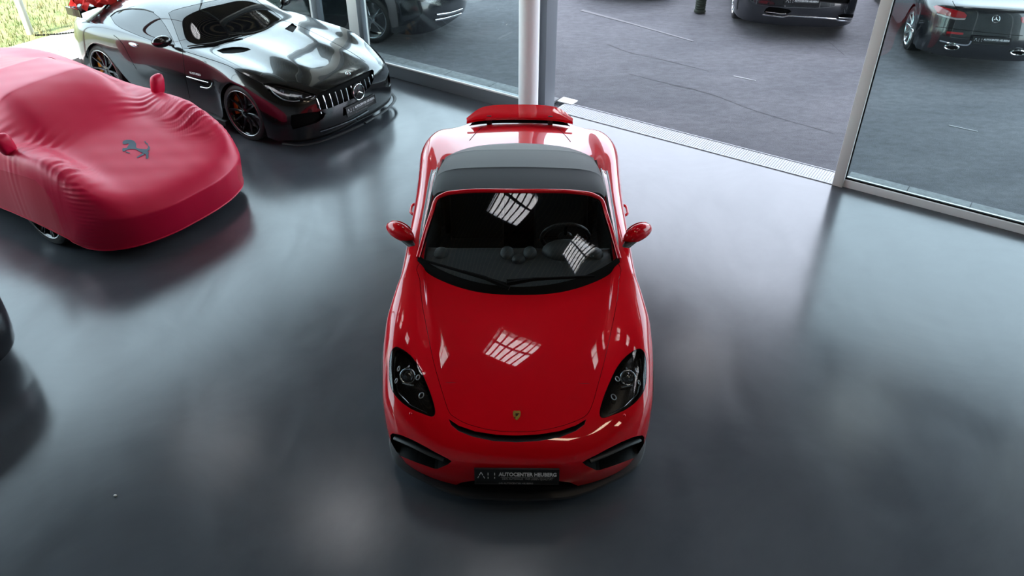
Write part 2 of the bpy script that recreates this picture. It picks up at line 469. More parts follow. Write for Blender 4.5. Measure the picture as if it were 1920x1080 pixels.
def plate(parent, o, x, y, small=True, w=.52, h=.112):
    """dealer's number plate: centre o, x to the right and y up as read"""
    M = frame_matrix(o, x, y)
    v, f = box_vf((0, 0, -.006), (w, h, .012)); p = mesh('number_plate', [M @ q for q in v], f, M_PLATE, parent, False)
    fr = []
    for c, s in (((0, h/2-.004, .001), (w, .008, .006)), ((0, -h/2+.004, .001), (w, .008, .006)), ((-w/2+.004, 0, .001), (.008, h, .006)), ((w/2-.004, 0, .001), (.008, h, .006))):
        fr.append(box_vf(c, s))
    v, f = join(fr); mesh('plate_frame', [M @ q for q in v], f, M_BLK, p, False)
    # monogram made of broken strokes
    S = [((-.240, -.012), (-.233, .002)), ((-.230, .008), (-.220, .030)), ((-.218, .030), (-.208, .008)), ((-.205, .002), (-.197, -.014)),
         ((-.176, .028), (-.176, .008)), ((-.176, -.002), (-.176, -.016)), ((-.136, .028), (-.136, .008)), ((-.136, -.002), (-.136, -.016))]
    fr = []
    for (ax, ay), (bx, by) in S:
        a = Vector((ax, ay, .0015)); b = Vector((bx, by, .0015)); t = (b-a).normalized(); s_ = Vector((-t.y, t.x, 0))*.0026
        mesh('monogram_stroke', [M @ q for q in (a+s_, a-s_, b-s_, b+s_)], [(0, 1, 2, 3)], M_TXT, p, False)
    text_mesh('AUTOCENTER HEUBERG', .036, M_TXT, 'lettering', p, M @ Matrix.Translation((-.112, .004, .001)), .355, .0012)
    v, f = box_vf((.065, -.006, .001), (.33, .0022, .001)); mesh('rule_line', [M @ q for q in v], f, M_TXTG, p, False)
    if small:
        text_mesh('DEIN AUTOHAUS · WIR LIEBEN QUALITÄT', .02, M_TXTG, 'lettering', p, M @ Matrix.Translation((-.09, -.024, .001)), .31)
        text_mesh('IHR AUTOCENTER HEUBERG', .014, M_TXTG, 'lettering', p, M @ Matrix.Translation((-.11, -.0515, .0045)), .21)
    return p
def star(parent, o, x, y, r, name='star_emblem', mat=None):
    mat = mat or M_CHR; M = frame_matrix(o, x, y)
    V = []; Fc = []; S = 32
    for k in range(S):
        w = 2*math.pi*k/S
        for j in range(8):
            a = 2*math.pi*j/8; rr = r*(.94+.06*math.cos(a)); V.append(Vector((rr*math.cos(w), rr*math.sin(w), r*.06*math.sin(a))))
    for k in range(S):
        for j in range(8): Fc.append((k*8+j, k*8+(j+1) % 8, ((k+1) % S)*8+(j+1) % 8, ((k+1) % S)*8+j))
    for k in range(3):
        w = math.pi/2+k*2*math.pi/3; d = Vector((math.cos(w), math.sin(w), 0)); n = Vector((-d.y, d.x, 0)); b = len(V)
        V += [d*r*.92, n*r*.10+d*r*.05, -n*r*.10+d*r*.05, d*r*.1+Vector((0, 0, r*.07)), -d*r*.05]
        Fc += [(b, b+1, b+3), (b, b+3, b+2), (b+1, b+4, b+3), (b+4, b+2, b+3)]
    return mesh(name, [M @ v for v in V], Fc, mat, parent, auto=40)

WHEELS = {}
def wheel_meshes(style):
    if style in WHEELS: return WHEELS[style]
    R, rr, w, n, rimm, kind = style
    D = {}
    # tyre, outer side at -x
    D['tyre'] = lathe_vf([(rr-.005, -.42*w), (rr+.008, -.5*w), (rr+.03, -.515*w), (R-.035, -.505*w), (R-.012, -.46*w), (R-.002, -.38*w), (R, -.2*w), (R, .2*w), (R-.002, .38*w), (R-.03, .49*w), (rr, .45*w)], 56)
    D['rim'] = lathe_vf([(rr+.006, -.47*w), (rr+.004, -.505*w), (rr-.008, -.505*w), (rr-.016, -.46*w), (rr-.03, -.36*w), (rr-.045, .1*w), (rr-.02, .46*w)], 56)
    sp = []
    for k in range(n):
        a = 2*math.pi*k/n
        prs = [(-.06, -.13), (.06, .13)] if kind == 'y' else ([(-.055, -.075), (.055, .075)] if kind == 'twin' else [(0, 0)])
        parts = []
        for s0, s1 in prs:
            hw0, hw1 = (.012, .009) if kind != 'single' else (.017, .012)
            V = []
            for r_, s_, hw, x0 in ((.05, s0*1.6, hw0*1.2, -.40*w), (rr*.5, (s0+s1)/2, hw0, -.385*w), (rr-.012, s1, hw1, -.47*w)):
                c = Vector((x0, r_*math.cos(a+s_), r_*math.sin(a+s_))); t = Vector((0, -math.sin(a+s_), math.cos(a+s_)))
                V += [c+t*hw+Vector((.004, 0, 0)), c+t*hw*.5-Vector((.008, 0, 0)), c-t*hw*.5-Vector((.008, 0, 0)), c-t*hw+Vector((.004, 0, 0)), c+Vector((.03, 0, 0))]
            Fc = []
            for i in range(2):
                for j in range(5): Fc.append((i*5+j, i*5+(j+1) % 5, (i+1)*5+(j+1) % 5, (i+1)*5+j))
            parts.append((V, Fc))
        sp.append(join(parts))
    D['spokes'] = sp
    D['hub'] = lathe_vf([(.0, -.47*w), (.026, -.465*w), (.03, -.445*w), (.062, -.42*w), (.07, -.36*w), (.07, 0)], 24)
    D['disc'] = lathe_vf([(.07, -.06*w), (rr*.78, -.06*w), (rr*.78, .04*w), (.07, .04*w)], 40)
    WHEELS[style] = D
    return D
def make_wheel(parent, x, y, style, cal=None, side=-1, lip=None, steer=0.0):
    R, rr, w, n, rimm, kind = style; D = wheel_meshes(style); rm = MATS[rimm]
    ME = D.setdefault('me', {})
    def put(name, vf, mat, par, key, local=False):
        if key not in ME:
            o = mesh(name, vf[0], vf[1], mat, par, auto=35); ME[key] = o.data
        else: o = link(bpy.data.objects.new(name, ME[key]), par)
        return o
    t = put('wheel', D['tyre'], M_RUB, parent, 'tyre'); t.location = (x, y, R)
    t.rotation_euler = (0, 0, steer+(math.pi if side > 0 else 0))
    put('rim', D['rim'], lip or rm, t, 'rim')
    for k, s in enumerate(D['spokes']): put('spoke', s, rm, t, 's%d' % k)
    put('hub_cap', D['hub'], rm, t, 'hub'); put('brake_disc', D['disc'], M_DISC, t, 'disc')
    if cal:
        V = []; Fc = []; m = 9
        for i in range(m):
            a = math.radians(200-10*i)
            for r_, h in ((rr*.60, -.28*w), (rr*.86, -.28*w), (rr*.86, .12*w), (rr*.60, .12*w)):
                V.append(Vector((h, (1 if side > 0 else 1)*r_*math.cos(a)*side, r_*math.sin(a))))
        for i in range(m-1):
            for j in range(4): Fc.append((i*4+j, i*4+(j+1) % 4, (i+1)*4+(j+1) % 4, (i+1)*4+j))
        Fc += [(0, 1, 2, 3), tuple((m-1)*4+j for j in range(4))]
        mesh('brake_caliper', V, Fc, cal, t, auto=35)
    return t
# ================================================================== THE PLACE
CEIL = 6.2; A0, A1, B0, B1 = -6.75, 11.0, -13.0, 0.0
def wbox(name, a0, a1, b0, b1, z0, z1, mat, parent=None, bevel=0.0):
    return box(name, onwall((a0+a1)/2, (b0+b1)/2, (z0+z1)/2), (a1-a0, b1-b0, z1-z0), mat, parent, RW, bevel)
fl = struct(wbox('floor', A0-.1, A1, B0, .0, -.2, 0, M_FLOOR)); fl['label'] = 'polished grey sealed concrete showroom floor'
gr = struct(box('ground', (2, 40, -.11), (150, 130, .2), M_ASPH)); gr['label'] = 'worn grey asphalt yard outside the glass front'
# keep the yard below the showroom floor
gr.location.z = -.02
# worn painted line on the yard
def strip(name, p, q, w, mat, z):
    p = Vector((p.x, p.y, z)); q = Vector((q.x, q.y, z)); t = (q-p).normalized(); s = Vector((-t.y, t.x, 0))*w/2
    v = [p-s, q-s*.7, q+s*.7, p+s]; v += [x-Vector((0, 0, .004)) for x in v]
    return mesh(name, v, [(0, 1, 2, 3), (0, 4, 5, 1), (1, 5, 6, 2), (2, 6, 7, 3), (3, 7, 4, 0)], mat, gr, False)
for a, b, w in (((1090, 16), (1180, 40), .09), ((1180, 40), (1300, 74), .06), ((1376, 139), (1418, 148), .022), ((1780, 231), (1835, 243), .02)):
    o = strip('worn_line', gp(*a), gp(*b), w, M_MARK if w > .05 else pm('white_line', (.48, .48, .49), .9), -.004); o.location.z = .0
M_TAR = pm('tar', (.055, .056, .062), .9)
# tar seams in the asphalt
for P in (((1180, 135), (1240, 150), (1310, 165)), ((1555, 75), (1570, 88), (1584, 100)), ((1140, 80), (1180, 95), (1240, 108), (1330, 130)), ((1255, 155), (1330, 172), (1420, 205), (1560, 245))):
    V = []; Fc = []
    pts = catmull([tuple(gp(*p)) for p in P], 8)
    for i, c in enumerate(pts):
        t = pts[min(i+1, len(pts)-1)]-pts[max(i-1, 0)]; s = np.array((-t[1], t[0], 0)); s = s/np.linalg.norm(s)*.004*(.6+.8*rng.random())
        c = c+np.array((0, 0, -.007))+s*2*(rng.random()-.5); V += [c-s, c+s]
    for i in range(len(pts)-1): Fc.append((2*i, 2*i+1, 2*i+3, 2*i+2))
    mesh('tar_crack', V, Fc, M_TAR, gr, False)
# paving and lawn at the left end
pv = struct(wbox('trim_1', -8.3, A0-.02, -9, 6, -.03, -.012, M_SLAB)); pv['label'] = 'bed of the pale paved path left of the showroom'
i = 0; k = 0; pvme = None
for ia in range(4):
    b = -6.5+(.2 if ia % 2 else 0)
    while b < 5.2:
        a0 = -8.3+ia*.385
        if pvme is None:
            v, f = box_vf((0, 0, 0), (.375, .59, .03), None); o = mesh('paver', v, f, M_PAVE, pv, False)
            bm = bmesh.new(); bm.from_mesh(o.data); bmesh.ops.bevel(bm, geom=bm.edges[:], offset=.004, segments=1, affect='EDGES'); bm.to_mesh(o.data); bm.free(); pvme = o.data
        else: o = link(bpy.data.objects.new('paver', pvme), pv)
        o.location = onwall(a0+.19, b+.3, -.008+.003*random.random()); o.rotation_euler = (0, 0, math.atan2(E1.y, E1.x)+.004*(random.random()-.5)); b += .6
lawn = wbox('lawn', -40, -8.3, -25, 45, -.05, .0, M_GRASS); struct(lawn); lawn['label'] = 'sunlit dry lawn beyond the paved path'
V = []; Fc = []
for _ in range(26000):
    a = -8.28-abs(rng.normal(0, 3.2)); b = rng.uniform(-6, 14); p = onwall(a, b, 0)
    u, v_ = pix(p)
    if not (-80 < u < 360 and -80 < v_ < 150) or (p-gp(58, 64)).length < .12: continue
    h = rng.uniform(.04, .13); w = rng.uniform(.004, .009); d = rng.uniform(0, 6.28); l = rng.uniform(0, .06)
    s = Vector((math.cos(d), math.sin(d), 0))*w; t = Vector((math.cos(d+1.3), math.sin(d+1.3), 0))*l; k = len(V)
    V += [p-s, p+s, p+t*.4+Vector((0, 0, h*.6))+s*.6, p+t+Vector((0, 0, h))]; Fc += [(k, k+1, k+2), (k, k+2, k+3)]
g = mesh('grass', V, Fc, M_BLADE, None, False); g['label'] = 'short dry grass blades on the sunlit lawn'; g['category'] = 'grass'; g['kind'] = 'stuff'
# pole on the lawn and a slack cord along the path
pb = gp(58, 64)
o = tube('pole', [pb+Vector((0, 0, -.05)), pb+Vector((-.02, 0, .8)), pb+Vector((-.05, 0, 2.6))], .055, M_POSTW, None, 12)
tag(o, 'pale round wooden pole standing in the lawn', 'pole')
cp = catmull([tuple(gp(*p, .01)) for p in ((64, 66), (80, 65.5), (100, 65), (118, 63.5), (135, 61.5), (150, 59))], 8)
o = tube('ground_cord', cp, lambda t: .014+.008*math.sin(t*150), M_BLKS, None, 6); tag(o, 'dark cord lying on the grass at the foot of the pole', 'cord')

# --- glass front: sliding leaf left, open door with threshold, fixed pane right
thr = struct(wbox('trim_2', -.1, 3.47, -.002, .31, -.03, -.004, M_GRATE)); thr['label'] = 'ribbed metal threshold of the open sliding door'
for nm, b0, b1 in (('threshold_edge', -.012, .012), ('threshold_edge', .298, .312)): wbox(nm, -.1, 3.47, b0, b1, -.02, .006, M_GRATE, thr)
me = None
for i in range(123):
    a = -.07+i*.0288
    if me is None:
        v, f = box_vf((0, 0, 0), (.0225, .27, .006)); o = mesh('grate_bar', v, f, M_GRATE, thr, False); me = o.data
    else: o = link(bpy.data.objects.new('grate_bar', me), thr)
    o.location = onwall(a, .155, -.002); o.rotation_euler = (0, 0, math.atan2(E1.y, E1.x))
box('threshold_plate', onwall(-.10, .36, .004), (.22, .16, .012), M_FRAMEL, thr, RW)
wbox('inner_joint', -.1, 3.47, -.03, -.012, -.01, .0015, M_BLK, thr)
# concrete slabs outside
def slabs(n, a0, a1, b0, b1, L):
    bed = struct(wbox('trim_%d' % n, a0, a1, b0, b1, -.06, -.02, M_BLK)); bed['label'] = 'edging of concrete slabs outside the %s glass' % ('left' if n == 3 else 'right')
    a = a0
    while a < a1-.05:
        e = min(a+L, a1); wbox('concrete_slab', a+.004, e-.004, b0+.004, b1-.004, -.04, .012, M_SLAB, bed, .004); a = e
slabs(3, -6.7, -.23, .06, .37, .78); slabs(4, 3.56, 9.6, .12, .40, .62)
# sliding leaf
BL = -.27
leaf = struct(wbox('door_1', -3.06, -.26, BL-.006, BL+.006, .20, 5.6, M_GLASS)); leaf['label'] = 'sliding glass door leaf pushed open to the left'
for nm, a0, a1, z0, z1, m in (('bottom_rail', -3.1, -.20, .012, .20, M_FRAME), ('stile', -3.12, -3.04, .012, 5.7, M_FRAME), ('stile', -.285, -.18, .012, 5.7, M_FRAME), ('top_rail', -3.1, -.18, 5.6, 5.75, M_FRAME)):
    wbox(nm, a0, a1, BL-.04, BL+.04, z0, z1, m, leaf, .006)
wbox('glazing_bead', -3.06, -.24, BL-.048, BL-.02, .185, .205, M_FRAMEL, leaf, .003)
wbox('lock_case', -.225, -.185, BL-.062, BL-.035, 1.05, 1.33, M_WHITE, leaf, .008)
wbox('lock_case', -.218, -.193, BL-.07, BL-.055, 1.2, 1.27, M_FRAMEL, leaf, .006)
# post at the left side of the opening
jp = struct(wbox('trim_5', -.225, -.11, -.2, .04, .0, CEIL, M_FRAME, None, .008)); jp['label'] = 'blue grey door post beside the white column'
# round white column
v, f = lathe_vf([(.0, 0), (.13, 0), (.13, .02), (.12, .03), (.12, CEIL-.02), (0, CEIL-.02)], 40, 'z')
o = mesh('column', v, f, M_WHITE, None, auto=40); o.location = onwall(-.115, -.58, 0); struct(o); o['label'] = 'round white steel column in front of the sliding door'
# fixed parts further left
w2 = struct(wbox('window_2', -4.2, -3.3, -.006, .006, .2, 5.9, M_GLASS)); w2['label'] = 'narrow fixed pane left of the sliding door leaf'
wbox('window_frame', -3.56, -3.28, -.06, .05, 0, CEIL, M_FRAMEL, w2, .01); wbox('window_frame', -4.28, -4.17, -.07, .05, 0, CEIL, M_FRAME, w2, .01)
wbox('window_frame', -4.34, -4.28, -.05, .04, 0, CEIL, M_WHITE, w2, .008)
wbox('window_frame', -4.2, -3.5, -.05, .05, 0, .2, M_FRAME, w2, .006); wbox('window_frame', -4.2, -3.5, -.05, .05, 5.9, CEIL, M_FRAME, w2, .006)
w3 = struct(wbox('window_3', A0, -4.3, -.006, .006, .2, 5.9, M_GLASS)); w3['label'] = 'fixed pane behind the black sports car'
wbox('window_frame', A0, -4.3, -.05, .05, 0, .2, M_FRAME, w3, .006); wbox('window_frame', A0, -4.3, -.05, .05, 5.9, CEIL, M_FRAME, w3, .006)
# right pane
w1 = struct(wbox('window_1', 3.56, A1, .03, .042, .09, 5.9, M_GLASS)); w1['label'] = 'large fixed pane right of the open door'
wbox('window_frame', 3.47, 3.58, -.03, .09, 0, CEIL, M_FRAMEL, w1, .008)
wbox('window_sill', 3.58, A1, .0, .11, 0, .085, M_WHITE, w1, .006)
wbox('window_seal', 3.58, A1, .024, .05, .08, .1, M_BLKS, w1); wbox('window_seal', 3.575, 3.59, .02, .05, .08, 5.9, M_BLKS, w1)
wbox('window_frame', 6.5, 6.6, -.02, .09, .09, CEIL, M_FRAMEL, w1, .006); wbox('window_frame', 9.5, 9.6, -.02, .09, .09, CEIL, M_FRAMEL, w1, .006)
wbox('window_frame', 3.58, A1, -.02, .09, 5.9, CEIL, M_FRAMEL, w1, .006)
# head of the opening and the glass above it
w4 = struct(wbox('window_4', .17, 3.47, .02, .03, 4.6, 5.9, M_GLASS)); w4['label'] = 'glass light above the open door'
wbox('window_frame', .1, 3.5, -.1, .1, 4.35, 4.6, M_FRAME, w4, .006); wbox('window_frame', .1, 3.5, -.1, .1, 5.9, CEIL, M_FRAME, w4, .006)
# left end wall of glass
wl_ = struct(box('wall_left', onwall(A0, -6.5, 3.1), (.012, 13, 5.9), M_GLASS, None, RW)); wl_['label'] = 'glazed left end wall behind the parked cars'
for b in (-.05, -6.4, -9.5, -12.9): box('window_frame', onwall(A0, b, CEIL/2), (.07, .07, CEIL), M_FRAME, wl_, RW, .008)
box('window_frame', onwall(A0, -3.55, CEIL/2), (.06, .06, CEIL), M_POSTR, wl_, RW, .008)
box('window_frame', onwall(A0, -6.5, .05), (.07, 13, .1), M_FRAMEL, wl_, RW, .008); box('window_frame', onwall(A0, -6.5, CEIL-.1), (.07, 13, .2), M_FRAME, wl_, RW, .008)
# solid walls behind and right of the camera
wb = struct(wbox('wall_back', A0, A1, B0-.2, B0, 0, CEIL, M_WALL)); wb['label'] = 'plain grey wall behind the viewer'
wr = struct(wbox('wall_right', A1, A1+.2, B0, .1, 0, CEIL, M_WALL)); wr['label'] = 'plain grey wall at the right end'
# ceiling with roof lights
HOLES = [(c-.55, c+.55, b-.55, b+.55) for b in (-3.1, 4.0) for c in (-4.9, -1.85, 1.2, 4.2, 7.2)]
ROOFB = 5.6
_OLD = [(.35, 1.75, -3.3, -1.7), (3.2, 4.6, -3.3, -1.7), (-2.6, -1.2, -3.3, -1.7), (1.4, 2.8, -5.6, -4.0), (4.3, 5.7, -5.6, -4.0), (-1.5, -.1, -5.6, -4.0), (.2, 1.6, -8.4, -6.8), (3.2, 4.6, -8.4, -6.8), (-4.6, -3.2, -6.2, -4.6)]
av = sorted({A0-.2, A1+.2, *[h[0] for h in HOLES], *[h[1] for h in HOLES]}); bv = sorted({B0-.2, ROOFB, *[h[2] for h in HOLES], *[h[3] for h in HOLES]})
parts = []
for a0, a1 in zip(av, av[1:]):
    run = None
    for b0, b1 in zip(bv, bv[1:]):
        am, bm_ = (a0+a1)/2, (b0+b1)/2
        if any(h[0] < am < h[1] and h[2] < bm_ < h[3] for h in HOLES): continue
        parts.append(box_vf(onwall(am, bm_, CEIL+.12), (a1-a0, b1-b0, .24), RW))
v, f = join(parts); ce = struct(mesh('ceiling', v, f, M_CEIL, None, False)); ce['label'] = 'dark ribbed showroom ceiling with roof lights'
rme = None
a = A0+.15
while a < A1:
    for s0, s1 in ((B0, -.06), (.11, ROOFB-.15)): wbox('ceiling_slat', a-.017, a+.017, s0, s1, CEIL-.05, CEIL-.012, M_RIB, ce)
    a += .157
struct_eave = wbox('eave_beam', A0-.2, A1+.2, ROOFB-.15, ROOFB, CEIL-.25, CEIL+.24, M_FRAME, ce)
M_LAMP = pm('warm_lamp_diffuser', (.9, .85, .75), .5, emit=(1, .80, .58), es=11)
for a_, b_ in ((4.6, -5.8), (7.6, -5.8)):
    p = wbox('ceiling_lamp', a_-.65, a_+.65, b_-.2, b_+.2, CEIL-.16, CEIL-.06, M_WHITE, ce); wbox('lamp_diffuser', a_-.62, a_+.62, b_-.17, b_+.17, CEIL-.17, CEIL-.158, M_LAMP, p)
for h in HOLES:
    p = wbox('roof_light_frame', h[0]-.04, h[1]+.04, h[2]-.04, h[2]+.02, CEIL-.03, CEIL+.3, M_FRAME, ce)
    for q in ((h[0]-.04, h[1]+.04, h[3]-.02, h[3]+.04), (h[0]-.04, h[0]+.02, h[2], h[3]), (h[1]-.02, h[1]+.04, h[2], h[3])): wbox('frame_side', *q, CEIL-.03, CEIL+.3, M_FRAME, p)
    wbox('opal_pane', h[0], h[1], h[2], h[3], CEIL+.24, CEIL+.245, M_OPAL, p)  # opal pane added to scatter the sun and keep sun patches off the yard
    bmid = h[2]+(h[3]-h[2])*.62; wbox('glazing_bar', h[0], h[1], bmid-.03, bmid+.03, CEIL+.08, CEIL+.16, M_FRAME, p)
# ================================================================== RED ROADSTER
red = root('roadster', 'bright red convertible sports car with black soft top and raised rear spoiler', 'car', (.03, 3.33, 0), -.0115)
RED = [
 [(0,.03,.15),(.24,.04,.15),(.44,.085,.15),(.585,.145,.15),(.705,.225,.15),(.795,.325,.155),(.85,.435,.16),(.872,.52,.17),(.878,.585,.18)],
 [(0,.00,.26),(.24,.01,.26),(.45,.05,.26),(.605,.115,.26),(.73,.205,.26),(.82,.315,.26),(.868,.425,.26),(.885,.52,.27),(.89,.575,.28)],
 [(0,-.008,.36),(.24,.002,.36),(.455,.042,.36),(.61,.108,.36),(.74,.20,.36),(.828,.315,.365),(.875,.435,.365),(.892,.53,.365),(.896,.585,.365)],
 [(0,.01,.43),(.24,.02,.43),(.455,.06,.43),(.61,.122,.435),(.742,.212,.44),(.83,.33,.45),(.878,.45,.455),(.895,.55,.45),(.9,.605,.445)],
 [(0,.06,.488),(.24,.07,.488),(.45,.11,.492),(.60,.165,.505),(.735,.25,.525),(.83,.365,.54),(.88,.48,.54),(.898,.59,.525),(.903,.64,.515)],
 [(0,.15,.540),(.24,.16,.540),(.44,.205,.548),(.585,.26,.575),(.725,.34,.605),(.828,.45,.62),(.88,.55,.615),(.90,.64,.595),(.905,.685,.585)],
 [(0,.36,.615),(.25,.37,.613),(.465,.40,.617),(.595,.45,.655),(.715,.505,.70),(.82,.575,.71),(.878,.65,.69),(.903,.725,.665),(.908,.765,.65)],
 [(0,.62,.695),(.25,.63,.692),(.48,.65,.69),(.605,.68,.73),(.715,.70,.78),(.82,.74,.785),(.88,.80,.75),(.905,.84,.715),(.911,.86,.695)],
 [(0,.88,.755),(.25,.88,.752),(.51,.89,.745),(.62,.90,.78),(.72,.92,.825),(.82,.93,.825),(.884,.95,.785),(.908,.95,.74),(.914,.95,.71)],
 [(0,1.13,.805),(.26,1.13,.802),(.56,1.14,.80),(.65,1.15,.825),(.73,1.16,.858),(.815,1.16,.855),(.88,1.13,.81),(.906,1.10,.75),(.912,1.08,.70)],
 [(0,1.38,.845),(.27,1.38,.845),(.60,1.38,.845),(.68,1.37,.862),(.74,1.36,.882),(.81,1.34,.878),(.872,1.32,.82),(.896,1.30,.66),(.90,1.285,.50)],
 [(0,1.62,.87),(.27,1.60,.87),(.61,1.58,.875),(.69,1.55,.89),(.745,1.53,.905),(.805,1.50,.90),(.862,1.46,.82),(.886,1.40,.55),(.888,1.35,.20)],
 [(0,2.0,.90),(.27,2.0,.90),(.60,2.0,.91),(.69,2.0,.93),(.75,2.0,.945),(.81,2.0,.93),(.862,2.0,.84),(.88,1.98,.55),(.875,1.95,.19)],
 [(0,2.5,.92),(.27,2.5,.92),(.60,2.5,.925),(.69,2.5,.945),(.755,2.5,.962),(.82,2.5,.945),(.872,2.5,.84),(.89,2.5,.55),(.88,2.5,.19)],
 [(0,2.9,.93),(.27,2.9,.93),(.56,2.9,.93),(.68,2.9,.95),(.76,2.9,.975),(.835,2.88,.96),(.886,2.88,.85),(.905,2.9,.56),(.895,2.95,.19)],
 [(0,3.15,.965),(.27,3.15,.96),(.52,3.15,.945),(.67,3.15,.955),(.765,3.15,.98),(.845,3.13,.97),(.897,3.12,.87),(.915,3.10,.66),(.915,3.08,.46)],
 [(0,3.45,.955),(.26,3.45,.945),(.52,3.45,.93),(.665,3.45,.945),(.765,3.44,.972),(.848,3.43,.958),(.901,3.42,.88),(.918,3.42,.79),(.918,3.42,.725)],
 [(0,3.72,.925),(.26,3.72,.917),(.52,3.72,.905),(.65,3.72,.915),(.735,3.71,.936),(.80,3.70,.918),(.85,3.70,.845),(.89,3.72,.72),(.90,3.77,.46)],
 [(0,3.95,.885),(.26,3.95,.88),(.49,3.93,.875),(.60,3.89,.883),(.675,3.86,.885),(.74,3.84,.858),(.795,3.83,.78),(.845,3.83,.60),(.86,3.83,.25)],
 [(0,4.15,.855),(.26,4.14,.855),(.45,4.09,.85),(.54,4.03,.842),(.605,3.98,.82),(.67,3.93,.78),(.735,3.9,.69),(.80,3.89,.50),(.815,3.88,.25)],
 [(0,4.30,.72),(.26,4.29,.72),(.46,4.24,.70),(.57,4.18,.68),(.64,4.11,.65),(.70,4.05,.60),(.75,4.0,.54),(.785,3.96,.42),(.79,3.94,.25)],
 [(0,4.37,.46),(.26,4.36,.46),(.47,4.32,.45),(.59,4.27,.44),(.67,4.21,.42),(.73,4.14,.40),(.78,4.08,.36),(.81,4.03,.30),(.8,4.01,.22)],
 [(0,4.33,.22),(.26,4.32,.22),(.46,4.28,.22),(.58,4.23,.22),(.65,4.17,.22),(.71,4.11,.22),(.76,4.06,.21),(.79,4.02,.21),(.78,4.0,.2)],
]
S = Shell(RED, red, 8, 9)
# cockpit opening under screen and hood
for f in S.bm.faces:
    c = f.calc_center_median()
    if 1.25+.25*min(abs(c.x)/.7, 1)**2 < c.y < 3.05 and abs(c.x) < .70-.04*max(0, c.y-2.7) and c.z > .8: f[S.lay] = 90
S.names[90] = 'cockpit'
bonnet = [(783,498),(786.7,524),(791,569),(802,627),(813,680),(827,729),(840,769),(851,782),(878,796),(922,807),(970,810),(1013,807.5),(1057,798),(1094,783),(1109,764),(1121,724),(1134,675.5),(1147,617),(1158,560),(1161,524),(1162,498),(1120,470),(968,462),(830,470)]
bon = [tuple(p[:2]) for p in catmull([(x, y, 0) for x, y in bonnet], 3, True)]
frontp = lambda c: c.y < 1.72 and c.z > .3
S.panel(bon, 'bonnet', .9, pred=lambda c: c.y < 1.64 and c.z > .3, only=('body',))
slot = [(841,785.5),(860,798),(890,808.5),(930,815),(968,816.5),(1010,814.5),(1050,808),(1080,797.5),(1099,786),(1096,796),(1080,808),(1050,820),(1010,827),(968,829.5),(925,827),(885,818.5),(860,808.5),(846,797)]
S.cut(slot, 'slot', pred=frontp)
HL = [(741.3,651),(749.6,652.8),(762.6,661),(775.6,674),(786.7,690.7),(796,711),(805,733),(812.6,757),(815.4,772),(812.6,779.6),(805,779.6),(790,774),(772,766.7),(753,753.7),(740,739),(733,724),(730.2,703.7),(730.5,678),(734,659)]
HLs = [tuple(p[:2]) for p in catmull([(x, y, 0) for x, y in HL], 2, True)]
IN = [(731.8,816),(736,812.3),(751.5,815.4),(775,825.6),(798.7,838),(822,851),(839.6,860),(846.7,865),(839.6,871),(820.7,879),(814.4,878.8),(783,868),(748.3,854),(738.9,849),(733.4,835)]
for mir in (False, True):
    S.cut(offset_poly(HLs, .8), 'seam', mir, frontp); S.cut(HLs, 'headlight', mir, frontp)
    S.cut(IN, 'intake', mir, lambda c: c.y < .6)
low = [(836,917.5),(846,913),(866,904.5),(889,901),(928,904),(970,905.5),(1012,904),(1048,902),(1068,904.5),(1089,913),(1101,918.5),(1104,955),(833,955)]
S.cut(low, 'lower', pred=lambda c: c.y < .6)
